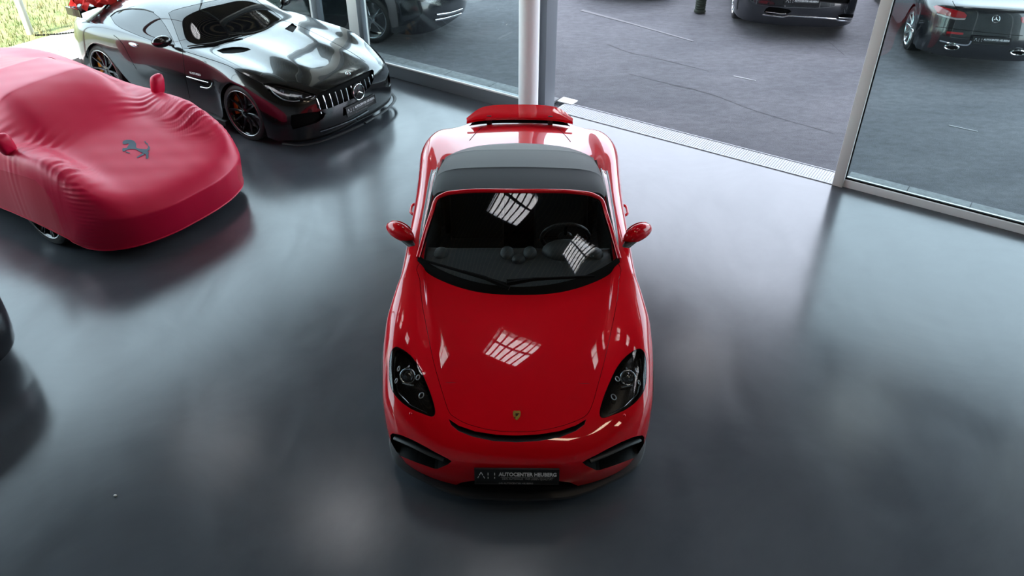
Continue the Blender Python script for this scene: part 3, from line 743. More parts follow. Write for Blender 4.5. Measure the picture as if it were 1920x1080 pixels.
# door outlines on both flanks
S.bm.normal_update()
body = S.build('body', M_RED, 'body_shell')
S.build('bonnet', M_RED, 'bonnet')
S.build('seam', M_BLKS, 'panel_gap', off=-.003)
S.build('slot', M_MESH, 'nose_grille', depth=Vector((0, .05, -.015)), wall=M_BLK)
S.build('lower', M_MESH, 'lower_grille', depth=Vector((0, .07, 0)), wall=M_BLK)
for s in (-1, 1):
    S.build('intake', M_MESH, 'side_intake', s, depth=Vector((0, .09, .0)), wall=M_MESH)
    hs = S.build('headlight', M_LENS, 'headlight', s)
    S.build('headlight', M_LENSIN, 'lamp_housing', s, depth=lambda c: Vector((-.012*(1 if c.x > 0 else -1), .03, -.045)), wall=M_BLK, parent=hs)
    def hp(u, v, d=.03):
        c, n = S.hit(u, v); p = c-n*d
        return Vector((-p.x if s > 0 else p.x, p.y, p.z))
    # projector, chrome wedge and four light guides
    c = hp(763, 702); v, f = lathe_vf([(0, .012), (.022, .010), (.034, 0), (.042, -.004), (.044, -.02)], 24, 'z')
    R = Vector((0, -.75, .65)).to_track_quat('Z', 'Y').to_matrix()
    mesh('projector_lens', [c+R @ q for q in v], f, M_LENSE, hs)
    v, f = lathe_vf([(.040, 0), (.046, .006), (.052, 0), (.05, -.02)], 24, 'z'); mesh('projector_ring', [c+R @ (q*1.02) for q in v], f, M_CHR, hs)
    for P in (((753, 716), (776, 720)), ((757, 690), (768, 684))):
        tube('reflector_edge', [hp(*P[0], .022), hp((P[0][0]+P[1][0])/2, (P[0][1]+P[1][1])/2+1, .02), hp(*P[1], .022)], .006, M_CHR, hs, 6)
    for (u, v_), (du, dv) in (((784, 706), (4, 6)), ((790, 740), (5, 7)), ((741, 713), (2, 6)), ((746, 690), (2, 6))):
        P = [hp(u+du*math.cos(w)*.9-dv*math.sin(w)*.25, v_+dv*math.sin(w)*.75, .012) for w in np.linspace(0, 2*math.pi, 13)]
        tube('light_guide', P, .0035, M_LIGHTS, hs, 5)
    tube('light_strip', [hp(740, 668, .012), hp(737, 700, .012), hp(745, 735, .012), hp(768, 758, .012), hp(800, 773, .012)], .004, M_LENSE, hs, 6)
    # intake blade
    bl = [hp(738, 822, .012), hp(765, 835, .02), hp(800, 852, .02), hp(832, 864, .015)]
    v, f = tube_vf(bl, .02, 8, True, .6); mesh('intake_blade', v, f, M_BLK, red, auto=50)
    # red floor fin under the blade
    # washer nozzle
    c, n = S.hit(770, 775)
    if s > 0: c = Vector((-c.x, c.y, c.z))
    v, f = lathe_vf([(0, .006), (.008, .005), (.01, -.004)], 12, 'z'); mesh('washer_nozzle', [c+q for q in v], f, M_RED, red)
# front lip, one dark strip round the chin
LIP = [(0,-.01,.10),(.18,-.004,.10),(.336,.013,.10),(.47,.055,.108),(.583,.11,.118),(.73,.195,.13),(.817,.285,.14),(.864,.41,.148),(.882,.55,.155)]
lipP = catmull([(-x, y, z) for x, y, z in LIP[:0:-1]]+LIP, 4)
V = []; Fc = []
for i, p in enumerate(lipP):
    t = lipP[min(i+1, len(lipP)-1)]-lipP[max(i-1, 0)]; n = np.array((-t[1], t[0], 0)); n = -n/np.linalg.norm(n)
    n = n if n@np.array((p[0], p[1]-1.1, 0)) > 0 else -n
    for o, z in ((-.09, -.02), (-.012, -.02), (.0, -.006), (-.006, .008), (-.075, .028)): V.append(p+n*o+np.array((0, 0, z)))
for i in range(len(lipP)-1):
    for j in range(4): Fc.append((i*5+j, i*5+j+1, (i+1)*5+j+1, (i+1)*5+j))
mesh('front_lip', V, Fc, M_BLK, red, auto=50)
plate(red, Vector((0, -.042, .362)), (1, 0, 0), (0, .22, .97))
# gold shield emblem on the bonnet
c, n = S.hit(969, 779); ex = Vector((1, 0, 0)); ey = n.cross(ex).normalized(); Mx = frame_matrix(c+n*.002, ex, ey)
sh = [(-.024,.030),(-.012,.034),(0,.031),(.012,.034),(.024,.030),(.026,.012),(.023,-.008),(.014,-.024),(0,-.036),(-.014,-.024),(-.023,-.008),(-.026,.012)]
def plateshape(name, P, h, mat, par, M=Mx):
    k = len(P); V = [M @ Vector((x, y, 0)) for x, y in P]+[M @ Vector((x*.93, y*.93, h)) for x, y in P]
    return mesh(name, V, [tuple(range(k, 2*k))]+[(i, (i+1) % k, k+(i+1) % k, k+i) for i in range(k)], mat, par, False)
em = plateshape('shield_emblem', sh, .004, M_GOLD, red)
q = lambda P, dx, dy: [(x+dx, y+dy) for x, y in P]
plateshape('emblem_field', q([(-.009,.009),(.009,.009),(.008,-.006),(0,-.012),(-.008,-.006)], 0, .003), .0062, M_GOLD2, em)
for sx, sy in ((-1, 1), (1, -1)):
    for t in range(2):
        plateshape('emblem_stripe', q([(-.004,.0018),(.004,.0018),(.004,-.0018),(-.004,-.0018)], sx*-.014, sy*.015+.004*t-.004), .0058, M_REDM if t else M_GOLD2, em)
# windscreen
base = [(0,1.235,.835),(.30,1.275,.845),(.55,1.385,.865),(.70,1.49,.895),(.738,1.535,.915)]
head = [(0,1.985,1.225),(.28,1.995,1.22),(.44,2.005,1.205),(.525,2.012,1.19),(.565,2.015,1.178)]
def lerp(a, b, t, bul): return tuple(a[i]+(b[i]-a[i])*t+(0, -bul*.35, bul)[i] for i in range(3))
WSr = []
for t, bl in ((0, 0), (.2, .012), (.45, .02), (.7, .016), (.9, .006), (1, 0)):
    hx = [(x+(.0, .0, .01, .03, .055)[k], y+(.0, .0, .004, .015, .03)[k], z-(.0, .0, .003, .01, .018)[k]) for k, (x, y, z) in enumerate(head)]
    WSr.append([lerp(a, (c if t == 1 else b), t, bl) for a, b, c in zip(base, hx, head)])
WST = mirror_rows(WSr); ws = sheet_obj('windscreen', WST, 5, M_WS, red)
WG = sheet(WST, 5, 5)
edge = [Vector(WG[i, 0]) for i in range(WG.shape[0])]; edge2 = [Vector(WG[i, -1]) for i in range(WG.shape[0])]; top = [Vector(WG[-1, j]) for j in range(WG.shape[1])]
fr = edge[:-3]+[edge[-3]*.5+edge[-2]*.5+Vector((.002, 0, 0)), edge[-1]*.75+top[2]*.25]+top[3:-3]+[edge2[-1]*.75+top[-3]*.25, edge2[-3]*.5+edge2[-2]*.5-Vector((.002, 0, 0))]+edge2[:-3][::-1]
P = [p+Vector((0, .004, .004)) for p in fr]
tube('windscreen_frame', P, .0165, M_RED, red, 10, 1.0, Vector((0, -.5, .85)))
# black band round the glass
def inset_band(name, pts, w, dirs):
    V = []; Fc = []
    for p, d in zip(pts, dirs): V += [p+Vector((0, -.001, .0025)), p+d*w+Vector((0, -.001, .0025))]
    for i in range(len(pts)-1): Fc.append((2*i, 2*i+1, 2*i+3, 2*i+2))
    return mesh(name, V, Fc, M_BLK, ws)
C0 = WG.shape[1]
for s_ in (0, 1):
    col = 0 if s_ == 0 else C0-1; inn = 2 if s_ == 0 else C0-3
    V = []; Fc = []
    for i in range(WG.shape[0]):
        a = Vector(WG[i, col]); b = a+(Vector(WG[i, inn])-a).normalized()*.03; V += [a+Vector((0, -.001, .002)), b+Vector((0, -.001, .002))]
    for i in range(WG.shape[0]-1): Fc.append((2*i, 2*i+1, 2*i+3, 2*i+2))
    mesh('glass_border', V, Fc, M_BLKS, ws)
# cowl
V = []; Fc = []
for j in range(C0):
    a = Vector(WG[0, j]); b = Vector(WG[1, j]); u = (b-a).normalized(); V += [a-u*.05+Vector((0, 0, -.012)), a+Vector((0, 0, .006)), a+u*.035+Vector((0, -.003, .005))]
for j in range(C0-1):
    for i in range(2): Fc.append((j*3+i, j*3+i+1, (j+1)*3+i+1, (j+1)*3+i))
mesh('cowl_panel', V, Fc, M_MESH, red)
wsb = BVHTree.FromPolygons([Vector(p) for p in WG.reshape(-1, 3)], grid_faces(*WG.shape[:2]))
def wh(u, v, d=.012):
    h = wsb.ray_cast(S.cl, S.ldir(u, v))
    if h[0] is None: h = wsb.find_nearest(S.M.inverted() @ gp(u, v, .88))
    return h[0]+Vector((0, -.5, .86))*d
for a, m_, e in (((797,490),(872,512),(955,537)), ((1118,520),(1040,523),(950,529))):
    P = [wh(*a), wh(*m_), wh(*e, .02)]
    w = tube('wiper', catmull([tuple(p) for p in P], 5), lambda t: .009+.004*t, M_MESH, red, 6)
    P2 = [wh(a[0]*.55+e[0]*.45, a[1]*.55+e[1]*.45, .022), wh(a[0]*.3+e[0]*.7, a[1]*.3+e[1]*.7, .026), wh(*e, .012)+Vector((0, -.03, 0))]
    tube('wiper_arm', P2, lambda t: .010+.007*t, M_MESH, w, 6)
# soft top with three bows
ST = [
 [(0,1.99,1.238),(.28,2.0,1.233),(.48,2.02,1.213),(.59,2.055,1.185),(.635,2.09,1.15),(.665,2.13,1.10)],
 [(0,2.15,1.253),(.28,2.15,1.248),(.48,2.16,1.23),(.60,2.17,1.20),(.655,2.19,1.155),(.685,2.21,1.09)],
 [(0,2.30,1.262),(.28,2.30,1.257),(.48,2.31,1.24),(.605,2.32,1.205),(.66,2.33,1.15),(.69,2.34,1.08)],
 [(0,2.335,1.261),(.28,2.335,1.256),(.48,2.345,1.239),(.605,2.355,1.203),(.66,2.365,1.148),(.69,2.37,1.075)],
 [(0,2.57,1.222),(.28,2.57,1.217),(.48,2.57,1.20),(.60,2.57,1.165),(.655,2.58,1.11),(.69,2.58,1.045)],
 [(0,2.80,1.176),(.28,2.80,1.171),(.47,2.79,1.155),(.59,2.78,1.12),(.645,2.77,1.07),(.68,2.77,1.015)],
 [(0,2.835,1.166),(.28,2.835,1.161),(.47,2.825,1.145),(.59,2.81,1.11),(.643,2.80,1.06),(.68,2.80,1.008)],
 [(0,3.08,1.082),(.28,3.07,1.077),(.45,3.02,1.065),(.565,2.98,1.04),(.625,2.94,1.01),(.67,2.92,.985)],
 [(0,3.36,.972),(.26,3.34,.967),(.42,3.30,.962),(.53,3.22,.965),(.60,3.14,.97),(.655,3.08,.965)],
]
st = sheet_obj('soft_top', mirror_rows(ST), 5, M_TOP, red, .02)
for s in (-1, 1):
    # side glass with a bright rail along the hood edge
    lo = [(s*.735,1.62,.935),(s*.748,1.9,.945),(s*.752,2.3,.955),(s*.755,2.6,.965),(s*.752,2.82,.97)]
    hi = [(s*.735,1.64,.945),(s*.70,1.9,1.03),(s*.685,2.22,1.095),(s*.692,2.55,1.05),(s*.70,2.80,1.0)]
    G = [[tuple(np.array(a)*(1-t)+np.array(b)*t) for a, b in zip(lo, hi)] for t in (0, .5, 1)]
    sg = sheet_obj('side_window', G, 4, M_WS, red)
    tube('window_rail', catmull(lo, 4), .008, M_FRAME, sg, 6); tube('window_seal', catmull(hi, 4), .009, M_BLK, sg, 6)
    # mirror: red cap on a black foot
    def mp(x, y, z): return Vector((s*x, y, z))
    V = []; Fc = []; nu, nv = 20, 14
    for i in range(nv+1):
        th = math.pi*i/nv
        for j in range(nu):
            ph = 2*math.pi*j/nu
            X = math.sin(th)*math.cos(ph); Z = math.sin(th)*math.sin(ph); Y = math.cos(th)
            wx = .112*(1-.10*Z); V.append(mp(.905+X*wx+.02*Z, 1.835-Y*(.085 if Y > 0 else .035)+.05*X, .965+Z*.078*(1-.18*X)))
    for i in range(nv):
        for j in range(nu): Fc.append((i*nu+j, i*nu+(j+1) % nu, (i+1)*nu+(j+1) % nu, (i+1)*nu+j))
    mi = mesh('mirror_cap', V, Fc, M_RED, red)
    V = []
    for w in np.linspace(0, 2*math.pi, 21)[:-1]: V.append(mp(.905+math.cos(w)*.098, 1.868+.05*math.cos(w), .965+math.sin(w)*.066))
    mesh('mirror_glass', V, [tuple(range(20))], M_CHR, mi, False)
    tube('mirror_foot', [mp(.775,1.70,.905), mp(.81,1.74,.905), mp(.86,1.79,.925)], lambda t: .03+.012*t, M_BLK, mi, 10, .6)
    # handle and flank intake
    tube('door_handle', catmull([(s*.872,2.42,.76),(s*.905,2.45,.765),(s*.912,2.52,.765),(s*.905,2.58,.765),(s*.878,2.61,.76)], 4), .012, M_RED, red, 8)
    V = []; Fc = []
    P = [(.873,2.72,.70),(.885,2.82,.80),(.893,2.92,.74),(.903,2.96,.55),(.893,2.86,.42),(.884,2.76,.52)]
    mesh('flank_intake', [(s*(x+.006), y, z) for x, y, z in P], [tuple(range(6))], M_MESH, red, False)
    # front and rear door gaps
    for yy in (1.56, 2.68):
        V = []; Fc = []
        for z in np.linspace(.24, .90, 12):
            h = S.bvh.ray_cast(Vector((s*1.5, yy+.05*math.sin((z-.2)*3), z)), Vector((-s, 0, 0)))
            if h[0] is None: continue
            V += [h[0]+Vector((s*.0015, -.003, 0)), h[0]+Vector((s*.0015, .003, 0))]
        for i in range(len(V)//2-1): Fc.append((2*i, 2*i+1, 2*i+3, 2*i+2))
        mesh('door_gap', V, Fc, M_BLKS, red, False)
    # tail light
    V = []; Fc = []
    for t in np.linspace(0, 1, 8):
        for z in (.74, .80):
            h = S.bvh.ray_cast(Vector((s*(.45+.33*t), 5.5, z-.04*t)), Vector((0, -1, 0)))
            V.append((h[0] if h[0] else Vector((s*.7, 4.1, z)))+Vector((0, .004, 0)))
    for i in range(7): Fc.append((2*i, 2*i+1, 2*i+3, 2*i+2))
    mesh('tail_light', V, Fc, M_TAIL, red)
# raised rear spoiler
SPR = [[(0,3.965,.955),(.20,3.962,.954),(.36,3.945,.952),(.45,3.915,.95),(.515,3.885,.948)],
       [(0,4.02,.972),(.20,4.015,.971),(.35,4.0,.968),(.44,3.965,.963),(.515,3.90,.95)],
       [(0,4.10,.985),(.20,4.095,.984),(.34,4.075,.98),(.43,4.02,.97),(.518,3.925,.952)],
       [(0,4.185,1.0),(.20,4.18,.998),(.335,4.155,.992),(.425,4.09,.98),(.52,3.95,.955)]]
sp = sheet_obj('rear_spoiler', mirror_rows(SPR), 5, M_RED, red, .028)
for s in (-1, 1): box('spoiler_strut', (s*.30, 4.02, .905), (.05, .09, .12), M_BLK, sp, None, .008)
sheet_obj('spoiler_well', mirror_rows([[(0,3.99,.888),(.25,3.985,.886),(.42,3.955,.884),(.50,3.92,.886)], [(0,4.06,.90),(.25,4.055,.90),(.40,4.02,.90),(.47,3.96,.90)], [(0,4.10,.955),(.25,4.09,.955),(.38,4.05,.955),(.45,3.99,.95)]]), 4, M_BLK, red)
# rear lid gap lines
S.ribbon('lid_gap', [(905,238),(892,250),(880,264)], .006, M_BLKS, .002); S.ribbon('lid_gap', [(1044,240),(1058,252),(1070,266)], .006, M_BLKS, .002)
# cabin
sheet_obj('dashboard', mirror_rows([
  [(0,1.265,.815),(.3,1.30,.82),(.55,1.42,.835),(.69,1.52,.85)],[(0,1.52,.875),(.3,1.54,.875),(.55,1.58,.875),(.69,1.64,.87)],
  [(0,1.68,.885),(.3,1.68,.88),(.55,1.68,.88),(.69,1.72,.87)],[(0,1.74,.85),(.3,1.74,.85),(.55,1.74,.85),(.69,1.76,.84)],[(0,1.76,.55),(.3,1.76,.55),(.55,1.76,.55),(.69,1.78,.55)]]), 5, M_DASH, red)
def blob(name, c, r, mat, par, flat=None, nu=18, nv=12):
    V = []; Fc = []
    for i in range(nv+1):
        th = math.pi*i/nv
        for j in range(nu):
            ph = 2*math.pi*j/nu; V.append(Vector((c[0]+r[0]*math.sin(th)*math.cos(ph), c[1]+r[1]*math.sin(th)*math.sin(ph), c[2]+r[2]*math.cos(th))))
    for i in range(nv):
        for j in range(nu): Fc.append((i*nu+j, (i+1)*nu+j, (i+1)*nu+(j+1) % nu, i*nu+(j+1) % nu))
    return mesh(name, V, Fc, mat, par)
for x in (-.085, .085): blob('air_vent', (x, 1.655, .882), (.052, .08, .045), M_DASH, red)
blob('dash_clock', (0, 1.57, .885), (.05, .05, .035), M_DASH, red)
for x in (-.58, .58): blob('air_vent', (x, 1.66, .872), (.055, .07, .045), M_DASH, red)
blob('instrument_hood', (.36, 1.68, .885), (.19, .12, .085), M_DASH, red)
c = Vector((.36, 1.90, .87)); ax = Vector((0, .92, .40)).normalized(); a_ = Vector((1, 0, 0)); b_ = ax.cross(a_)
sw = tube('steering_wheel', [c+a_*(.182*math.cos(w))+b_*(.182*math.sin(w)) for w in np.linspace(0, 2*math.pi, 41)], .016, M_BLK, red, 8)
blob('wheel_boss', c, (.06, .03, .055), M_BLK, sw)
for w in (0, math.pi, -math.pi/2, math.pi/2+3.14): tube('wheel_spoke', [c+a_*(.05*math.cos(w))+b_*(.05*math.sin(w)), c+a_*(.18*math.cos(w))+b_*(.18*math.sin(w))], .012, M_LENSIN, sw, 6)
for s in (-1, 1):
    v, f = box_vf((s*.36, 2.45, .42), (.46, .5, .16)); sq = box('seat_cushion', (s*.36, 2.32, .42), (.46, .5, .16), M_DASH, red, None, .05)
    box('seat_back', (s*.36, 2.62, .70), (.46, .16, .62), M_DASH, red, Matrix.Rotation(-.3, 3, 'X'), .06); box('head_rest', (s*.36, 2.72, 1.05), (.25, .1, .14), M_DASH, red, Matrix.Rotation(-.3, 3, 'X'), .03)
for s in (-1, 1): box('door_card', (s*.725, 2.2, .62), (.05, 1.35, .55), M_DASH, red, None, .015)
box('cabin_floor', (0, 2.3, .25), (1.5, 1.5, .04), M_BLK, red); box('cabin_rear', (0, 2.95, .60), (1.35, .05, .7), M_BLK, red)
box('underbody', (0, 2.1, .17), (1.2, 3.9, .06), M_BLK, red); box('wheel_bay', (0, .94, .42), (1.16, .9, .45), M_BLK, red); box('wheel_bay', (0, 3.42, .45), (1.16, .9, .5), M_BLK, red)
WR = (.335, .255, .25, 10, 'rim_black', 'single')
for x, y in ((-.80, .94), (.80, .94), (-.80, 3.42), (.80, 3.42)): make_wheel(red, x, y, WR, M_GOLDC, -1 if x < 0 else 1)
S.bm.free()
# ================================================================== BLACK SPORTS COUPE
gtr = root('sports_coupe', 'glossy black long bonnet sports coupe with chrome slatted grille', 'car', (-1.835, 9.09, 0), math.radians(57.5))
GTR = [
 [(0,.03,.12),(.28,.035,.12),(.52,.07,.12),(.70,.13,.12),(.82,.22,.12),(.90,.33,.12),(.95,.44,.13),(.97,.53,.14),(.975,.59,.15)],
 [(0,.01,.27),(.28,.015,.27),(.52,.05,.27),(.70,.11,.27),(.83,.21,.27),(.92,.33,.27),(.965,.45,.27),(.98,.54,.27),(.985,.59,.28)],
 [(0,.0,.42),(.28,.01,.42),(.52,.05,.42),(.70,.12,.42),(.83,.22,.43),(.92,.34,.43),(.965,.46,.43),(.985,.56,.42),(.99,.605,.42)],
 [(0,.015,.57),(.28,.03,.57),(.52,.08,.57),(.69,.16,.57),(.815,.27,.57),(.91,.40,.57),(.96,.52,.57),(.983,.62,.555),(.988,.655,.55)],
 [(0,.07,.655),(.28,.085,.655),(.51,.145,.655),(.67,.235,.65),(.79,.35,.65),(.89,.48,.655),(.95,.59,.65),(.98,.685,.635),(.986,.72,.625)],
 [(0,.22,.715),(.28,.235,.715),(.50,.29,.715),(.65,.375,.71),(.77,.475,.715),(.875,.58,.725),(.943,.67,.71),(.979,.745,.68),(.987,.775,.665)],
 [(0,.50,.785),(.28,.51,.785),(.50,.54,.78),(.64,.59,.775),(.76,.65,.79),(.87,.72,.795),(.94,.79,.77),(.982,.83,.725),(.99,.85,.70)],
 [(0,.85,.85),(.28,.85,.855),(.48,.86,.845),(.62,.87,.835),(.75,.89,.855),(.865,.92,.855),(.94,.95,.815),(.987,.96,.75),(.994,.96,.715)],
 [(0,1.2,.90),(.28,1.2,.905),(.48,1.2,.895),(.62,1.2,.882),(.75,1.2,.892),(.86,1.18,.885),(.935,1.15,.835),(.977,1.12,.75),(.985,1.10,.69)],
 [(0,1.46,.94),(.28,1.47,.943),(.50,1.50,.935),(.66,1.52,.922),(.79,1.50,.918),(.87,1.44,.90),(.928,1.38,.83),(.962,1.32,.66),(.967,1.30,.48)],
 [(0,1.60,.985),(.29,1.61,.98),(.56,1.66,.962),(.73,1.70,.94),(.835,1.68,.928),(.89,1.60,.902),(.93,1.52,.82),(.952,1.44,.55),(.947,1.38,.19)],
 [(0,1.82,1.105),(.30,1.83,1.095),(.58,1.86,1.045),(.75,1.88,.975),(.845,1.86,.94),(.897,1.80,.907),(.93,1.74,.81),(.942,1.70,.5),(.93,1.68,.17)],
 [(0,2.05,1.215),(.30,2.06,1.205),(.57,2.09,1.15),(.735,2.10,1.04),(.845,2.08,.948),(.90,2.04,.91),(.93,2.02,.80),(.938,2.0,.5),(.924,2.0,.16)],
 [(0,2.32,1.272),(.30,2.33,1.262),(.56,2.36,1.205),(.705,2.38,1.10),(.845,2.37,.953),(.902,2.36,.913),(.93,2.35,.80),(.938,2.35,.5),(.922,2.35,.16)],
 [(0,2.75,1.288),(.30,2.75,1.277),(.54,2.75,1.225),(.69,2.75,1.11),(.845,2.75,.96),(.908,2.75,.92),(.94,2.75,.80),(.95,2.75,.5),(.932,2.75,.16)],
 [(0,3.1,1.268),(.30,3.1,1.253),(.52,3.1,1.20),(.675,3.1,1.095),(.835,3.1,.975),(.922,3.08,.937),(.967,3.05,.82),(.98,3.08,.6),(.967,3.15,.35)],
 [(0,3.45,1.20),(.28,3.45,1.185),(.48,3.45,1.14),(.645,3.45,1.06),(.815,3.45,.99),(.93,3.45,.953),(.988,3.45,.87),(1.007,3.48,.78),(1.007,3.52,.725)],
 [(0,3.9,1.085),(.28,3.9,1.073),(.48,3.9,1.04),(.64,3.88,1.005),(.80,3.86,.97),(.915,3.84,.925),(.98,3.84,.83),(1.0,3.88,.65),(.998,3.93,.42)],
 [(0,4.25,.99),(.28,4.25,.985),(.50,4.23,.97),(.66,4.2,.94),(.79,4.16,.895),(.885,4.1,.82),(.945,4.05,.70),(.97,4.02,.5),(.965,4.01,.25)],
 [(0,4.45,.90),(.28,4.44,.90),(.5,4.41,.88),(.64,4.37,.84),(.76,4.31,.77),(.85,4.24,.68),(.905,4.18,.56),(.93,4.14,.40),(.925,4.12,.22)],
 [(0,4.53,.6),(.28,4.52,.6),(.5,4.49,.58),(.64,4.44,.54),(.75,4.38,.5),(.83,4.31,.45),(.88,4.25,.38),(.9,4.2,.3),(.89,4.17,.2)],
 [(0,4.48,.22),(.28,4.47,.22),(.5,4.44,.22),(.64,4.39,.22),(.74,4.33,.22),(.82,4.27,.21),(.86,4.22,.2),(.88,4.18,.2),(.87,4.15,.19)],
]
def gdisp(G, N):   # two power domes and a swage along the flank
    x = G[..., 0]; y = G[..., 1]; z = G[..., 2]
    on = np.clip((y-.25)/.3, 0, 1)*np.clip((1.62-y)/.3, 0, 1)
    h = on*(.014*np.exp(-((np.abs(x)-.33)/.10)**2)-.008*np.exp(-(x/.16)**2))
    G = G.copy(); G[..., 2] += h
    return G
S = Shell(GTR, gtr, 8, 9, disp=gdisp)
sm = lambda P, k=2: [tuple(p[:2]) for p in catmull([(x, y, 0) for x, y in P], k, True)]
WSG = [(315.6,24.4),(325,19),(345,13.5),(375,6.5),(417.8,-3),(450,-9),(474,-6),(489.6,6.8),(507,17.5),(520,27),(528.8,34.5),(526,40),(510,50),(489.6,59.6),(449,75.8),(408,86.7),(375,91),(361,92),(342,91.2),(334,72),(325,47)]
S.panel(WSG, 'windscreen', .8, pred=lambda c: 1.4 < c.y < 2.6 and c.z > .925 and abs(c.x) < .9)
SWG = [(207.2,31.5),(217.4,23),(231.7,18.5),(248,16.9),(270.4,18.3),(286.7,23),(300,33.5),(311,49),(321,67),(329,85),(322,86),(302,81.5),(282.6,75.5),(262,68),(244,60.5),(227.6,53.5),(215.4,45)]
S.panel(SWG, 'side_window', .7, pred=lambda c: c.x < -.4); S.cut(SWG, 'side_window', True, pred=lambda c: c.x > .4)
HLG = [(492.3,156.5),(503,155.2),(520,157),(540,161),(559,166),(578.5,171.5),(594,176.5),(586,184),(576,190),(564.4,192.6),(546.9,192.6),(529,189),(511.7,178.5),(499,165.4)]
GRG = [(595,178.5),(613.7,168),(638,158),(656,149.5),(673.5,141),(691,132.8),(698,130),(701,133),(700.4,150),(695,161),(684,172),(673.5,179.5),(656,187.5),(638,195),(620.7,202),(603,205.8),(595,203),(592.6,192.6)]
S.cut(GRG, 'grille', pred=lambda c: c.y < .5 and abs(c.x) < .72)
for mir in (False, True): S.cut(HLG, 'headlight', mir, lambda c: c.y < 1.0 and abs(c.x) > .4)
S.cut([(405.6,94.8),(418,90.5),(435.4,88),(452,88),(465,90),(471,93),(455.7,98.2),(435,100.3),(417.8,100.2)], 'vent', pred=lambda c: c.y < 1.8)
S.cut([(533.6,54.2),(547.8,43.3),(557.3,50),(549,61)], 'vent', pred=lambda c: c.y < 1.8)
S.cut([(546,216),(572,212),(600,209),(612,212),(606,222),(594,230),(575,236),(549,243),(545,232)], 'corner_intake', False, lambda c: c.y < .8 and c.x < 0)
S.cut([(546,216),(572,212),(600,209),(612,212),(606,222),(594,230),(575,236),(549,243),(545,232)], 'corner_intake', True, lambda c: c.y < .8 and c.x > 0)
S.cut([(352,143),(375,147.5),(396,150),(399,156),(392,164),(381,160),(366,151)], 'flank_vent', False, lambda c: c.x < -.7)
S.bm.normal_update()
S.build('body', M_BLACKP, 'body_shell'); S.build('seam', M_BLKS, 'panel_gap', off=-.002)
wsg = S.build('windscreen', M_GTRGL); S.build('side_window', M_GTRGL, 'side_window', -1); S.build('side_window', M_GTRGL, 'side_window', 1)
gg = S.build('grille', M_MESH, 'radiator_grille', depth=Vector((0, .045, 0)), wall=M_BLACKP)
S.build('vent', M_MESH, 'bonnet_vent', depth=Vector((0, 0, -.018)), wall=M_BLACKP)
S.build('corner_intake', M_MESH, 'corner_intake', -1, depth=Vector((0, .05, 0)), wall=M_BLACKP); S.build('corner_intake', M_MESH, 'corner_intake', 1, depth=Vector((0, .05, 0)), wall=M_BLACKP)
S.build('flank_vent', M_MESH, 'flank_vent', depth=Vector((.03, 0, 0)), wall=M_BLACKP)
for s in (-1, 1):
    hs = S.build('headlight', M_LENS, 'headlight', s)
    S.build('headlight', M_LENSIN, 'lamp_housing', s, depth=Vector((-.02*s, .03, -.02)), wall=M_BLK, parent=hs)
    def hq(u, v, d=.02):
        c, n = S.hit(u, v); p = c-n*d
        return Vector((-p.x if s > 0 else p.x, p.y, p.z))
    tube('light_strip', catmull([tuple(hq(*p)) for p in ((505,162),(514,174),(530,185),(548,189),(562,188))], 4), .007, M_LIGHTS, hs, 6)
    for p in ((528, 170), (546, 177), (562, 180)): blob('projector_lens', hq(*p, .03), (.03, .03, .03), M_LENSE, hs, None, 12, 8)
    tube('brow_strip', catmull([tuple(hq(*p, .012)) for p in ((515,159.5),(536,164),(560,170),(580,176))], 4), .006, M_CHR, hs, 6)
# chrome slats, upright, following the nose
me = None
for k in range(15):
    x = -.57+k*.0815
    P = []
    for z in (.42, .46, .5, .54, .58, .61):
        h = S.bvh.ray_cast(Vector((x, -1, z-.02*(1-abs(x)))), Vector((0, 1, 0)))
        if h[0]: P.append(h[0]+Vector((0, .012, 0)))
    if len(P) > 2:
        if abs(x) < .12: P = P[-2:] if abs(x) > .03 else None
        if P: tube('grille_slat', P, .0065, M_CHR, gg, 6)
sc = S.bvh.ray_cast(Vector((0, -1, .50)), Vector((0, 1, 0)))[0]
star(gg, sc+Vector((0, -.012, 0)), (1, 0, 0), (0, .1, 1), .098); 
v, f = lathe_vf([(0, .0), (.085, .0), (.095, -.02)], 24, 'z'); Rm = frame_matrix(sc+Vector((0, .0, 0)), (1, 0, 0), (0, .1, 1)); mesh('emblem_back', [Rm @ q for q in v], f, M_BLK, gg)
em = S.hit(652, 138)[0]; star(gtr, em+Vector((0, -.004, .004)), (1, 0, 0), (0, .95, .3), .03, 'bonnet_badge')
plate(gtr, Vector((0, -.02, .33)), (1, 0, 0), (0, .12, .99))
# panel gaps and trim
for P in (((342.5,91),(343.5,112),(348,145),(356,184)), ((343,95),(380,107),(425,122),(450,136),(470,147),(492,157)), ((528,37),(560,48),(610,72),(655,96),(685,116)), ((213,66),(222,73),(231,84),(241,103),(256,130))):
    S.ribbon('panel_gap', P, .006, M_BLKS, .0015)
S.ribbon('flank_blade', [(351,143.5),(370,149),(392,154.5)], .014, M_CHR, .004, h=.008)
S.ribbon('flank_blade', [(377,163),(390,165),(397,161),(399,154)], .014, M_CHR, .004, h=.008)
c, n = S.hit(356, 137.5); c2, n2 = S.hit(377, 142.5); tx = (c2-c).normalized()
text_mesh('V8 BITURBO', .035, M_TXT, 'flank_lettering', gtr, frame_matrix(c+n*.004, tx, Vector((0, 0, 1))), (c2-c).length, .0008)
S.ribbon('window_trim', [(207,31),(217.4,22.5),(231.7,17.9),(248,16.2),(270.4,17.6),(288,23)], .012, M_BLK, .002, h=.003)
c, n = S.hit(250, 84); hd = blob('door_handle', c, (.018, .09, .026), M_CHR, gtr)
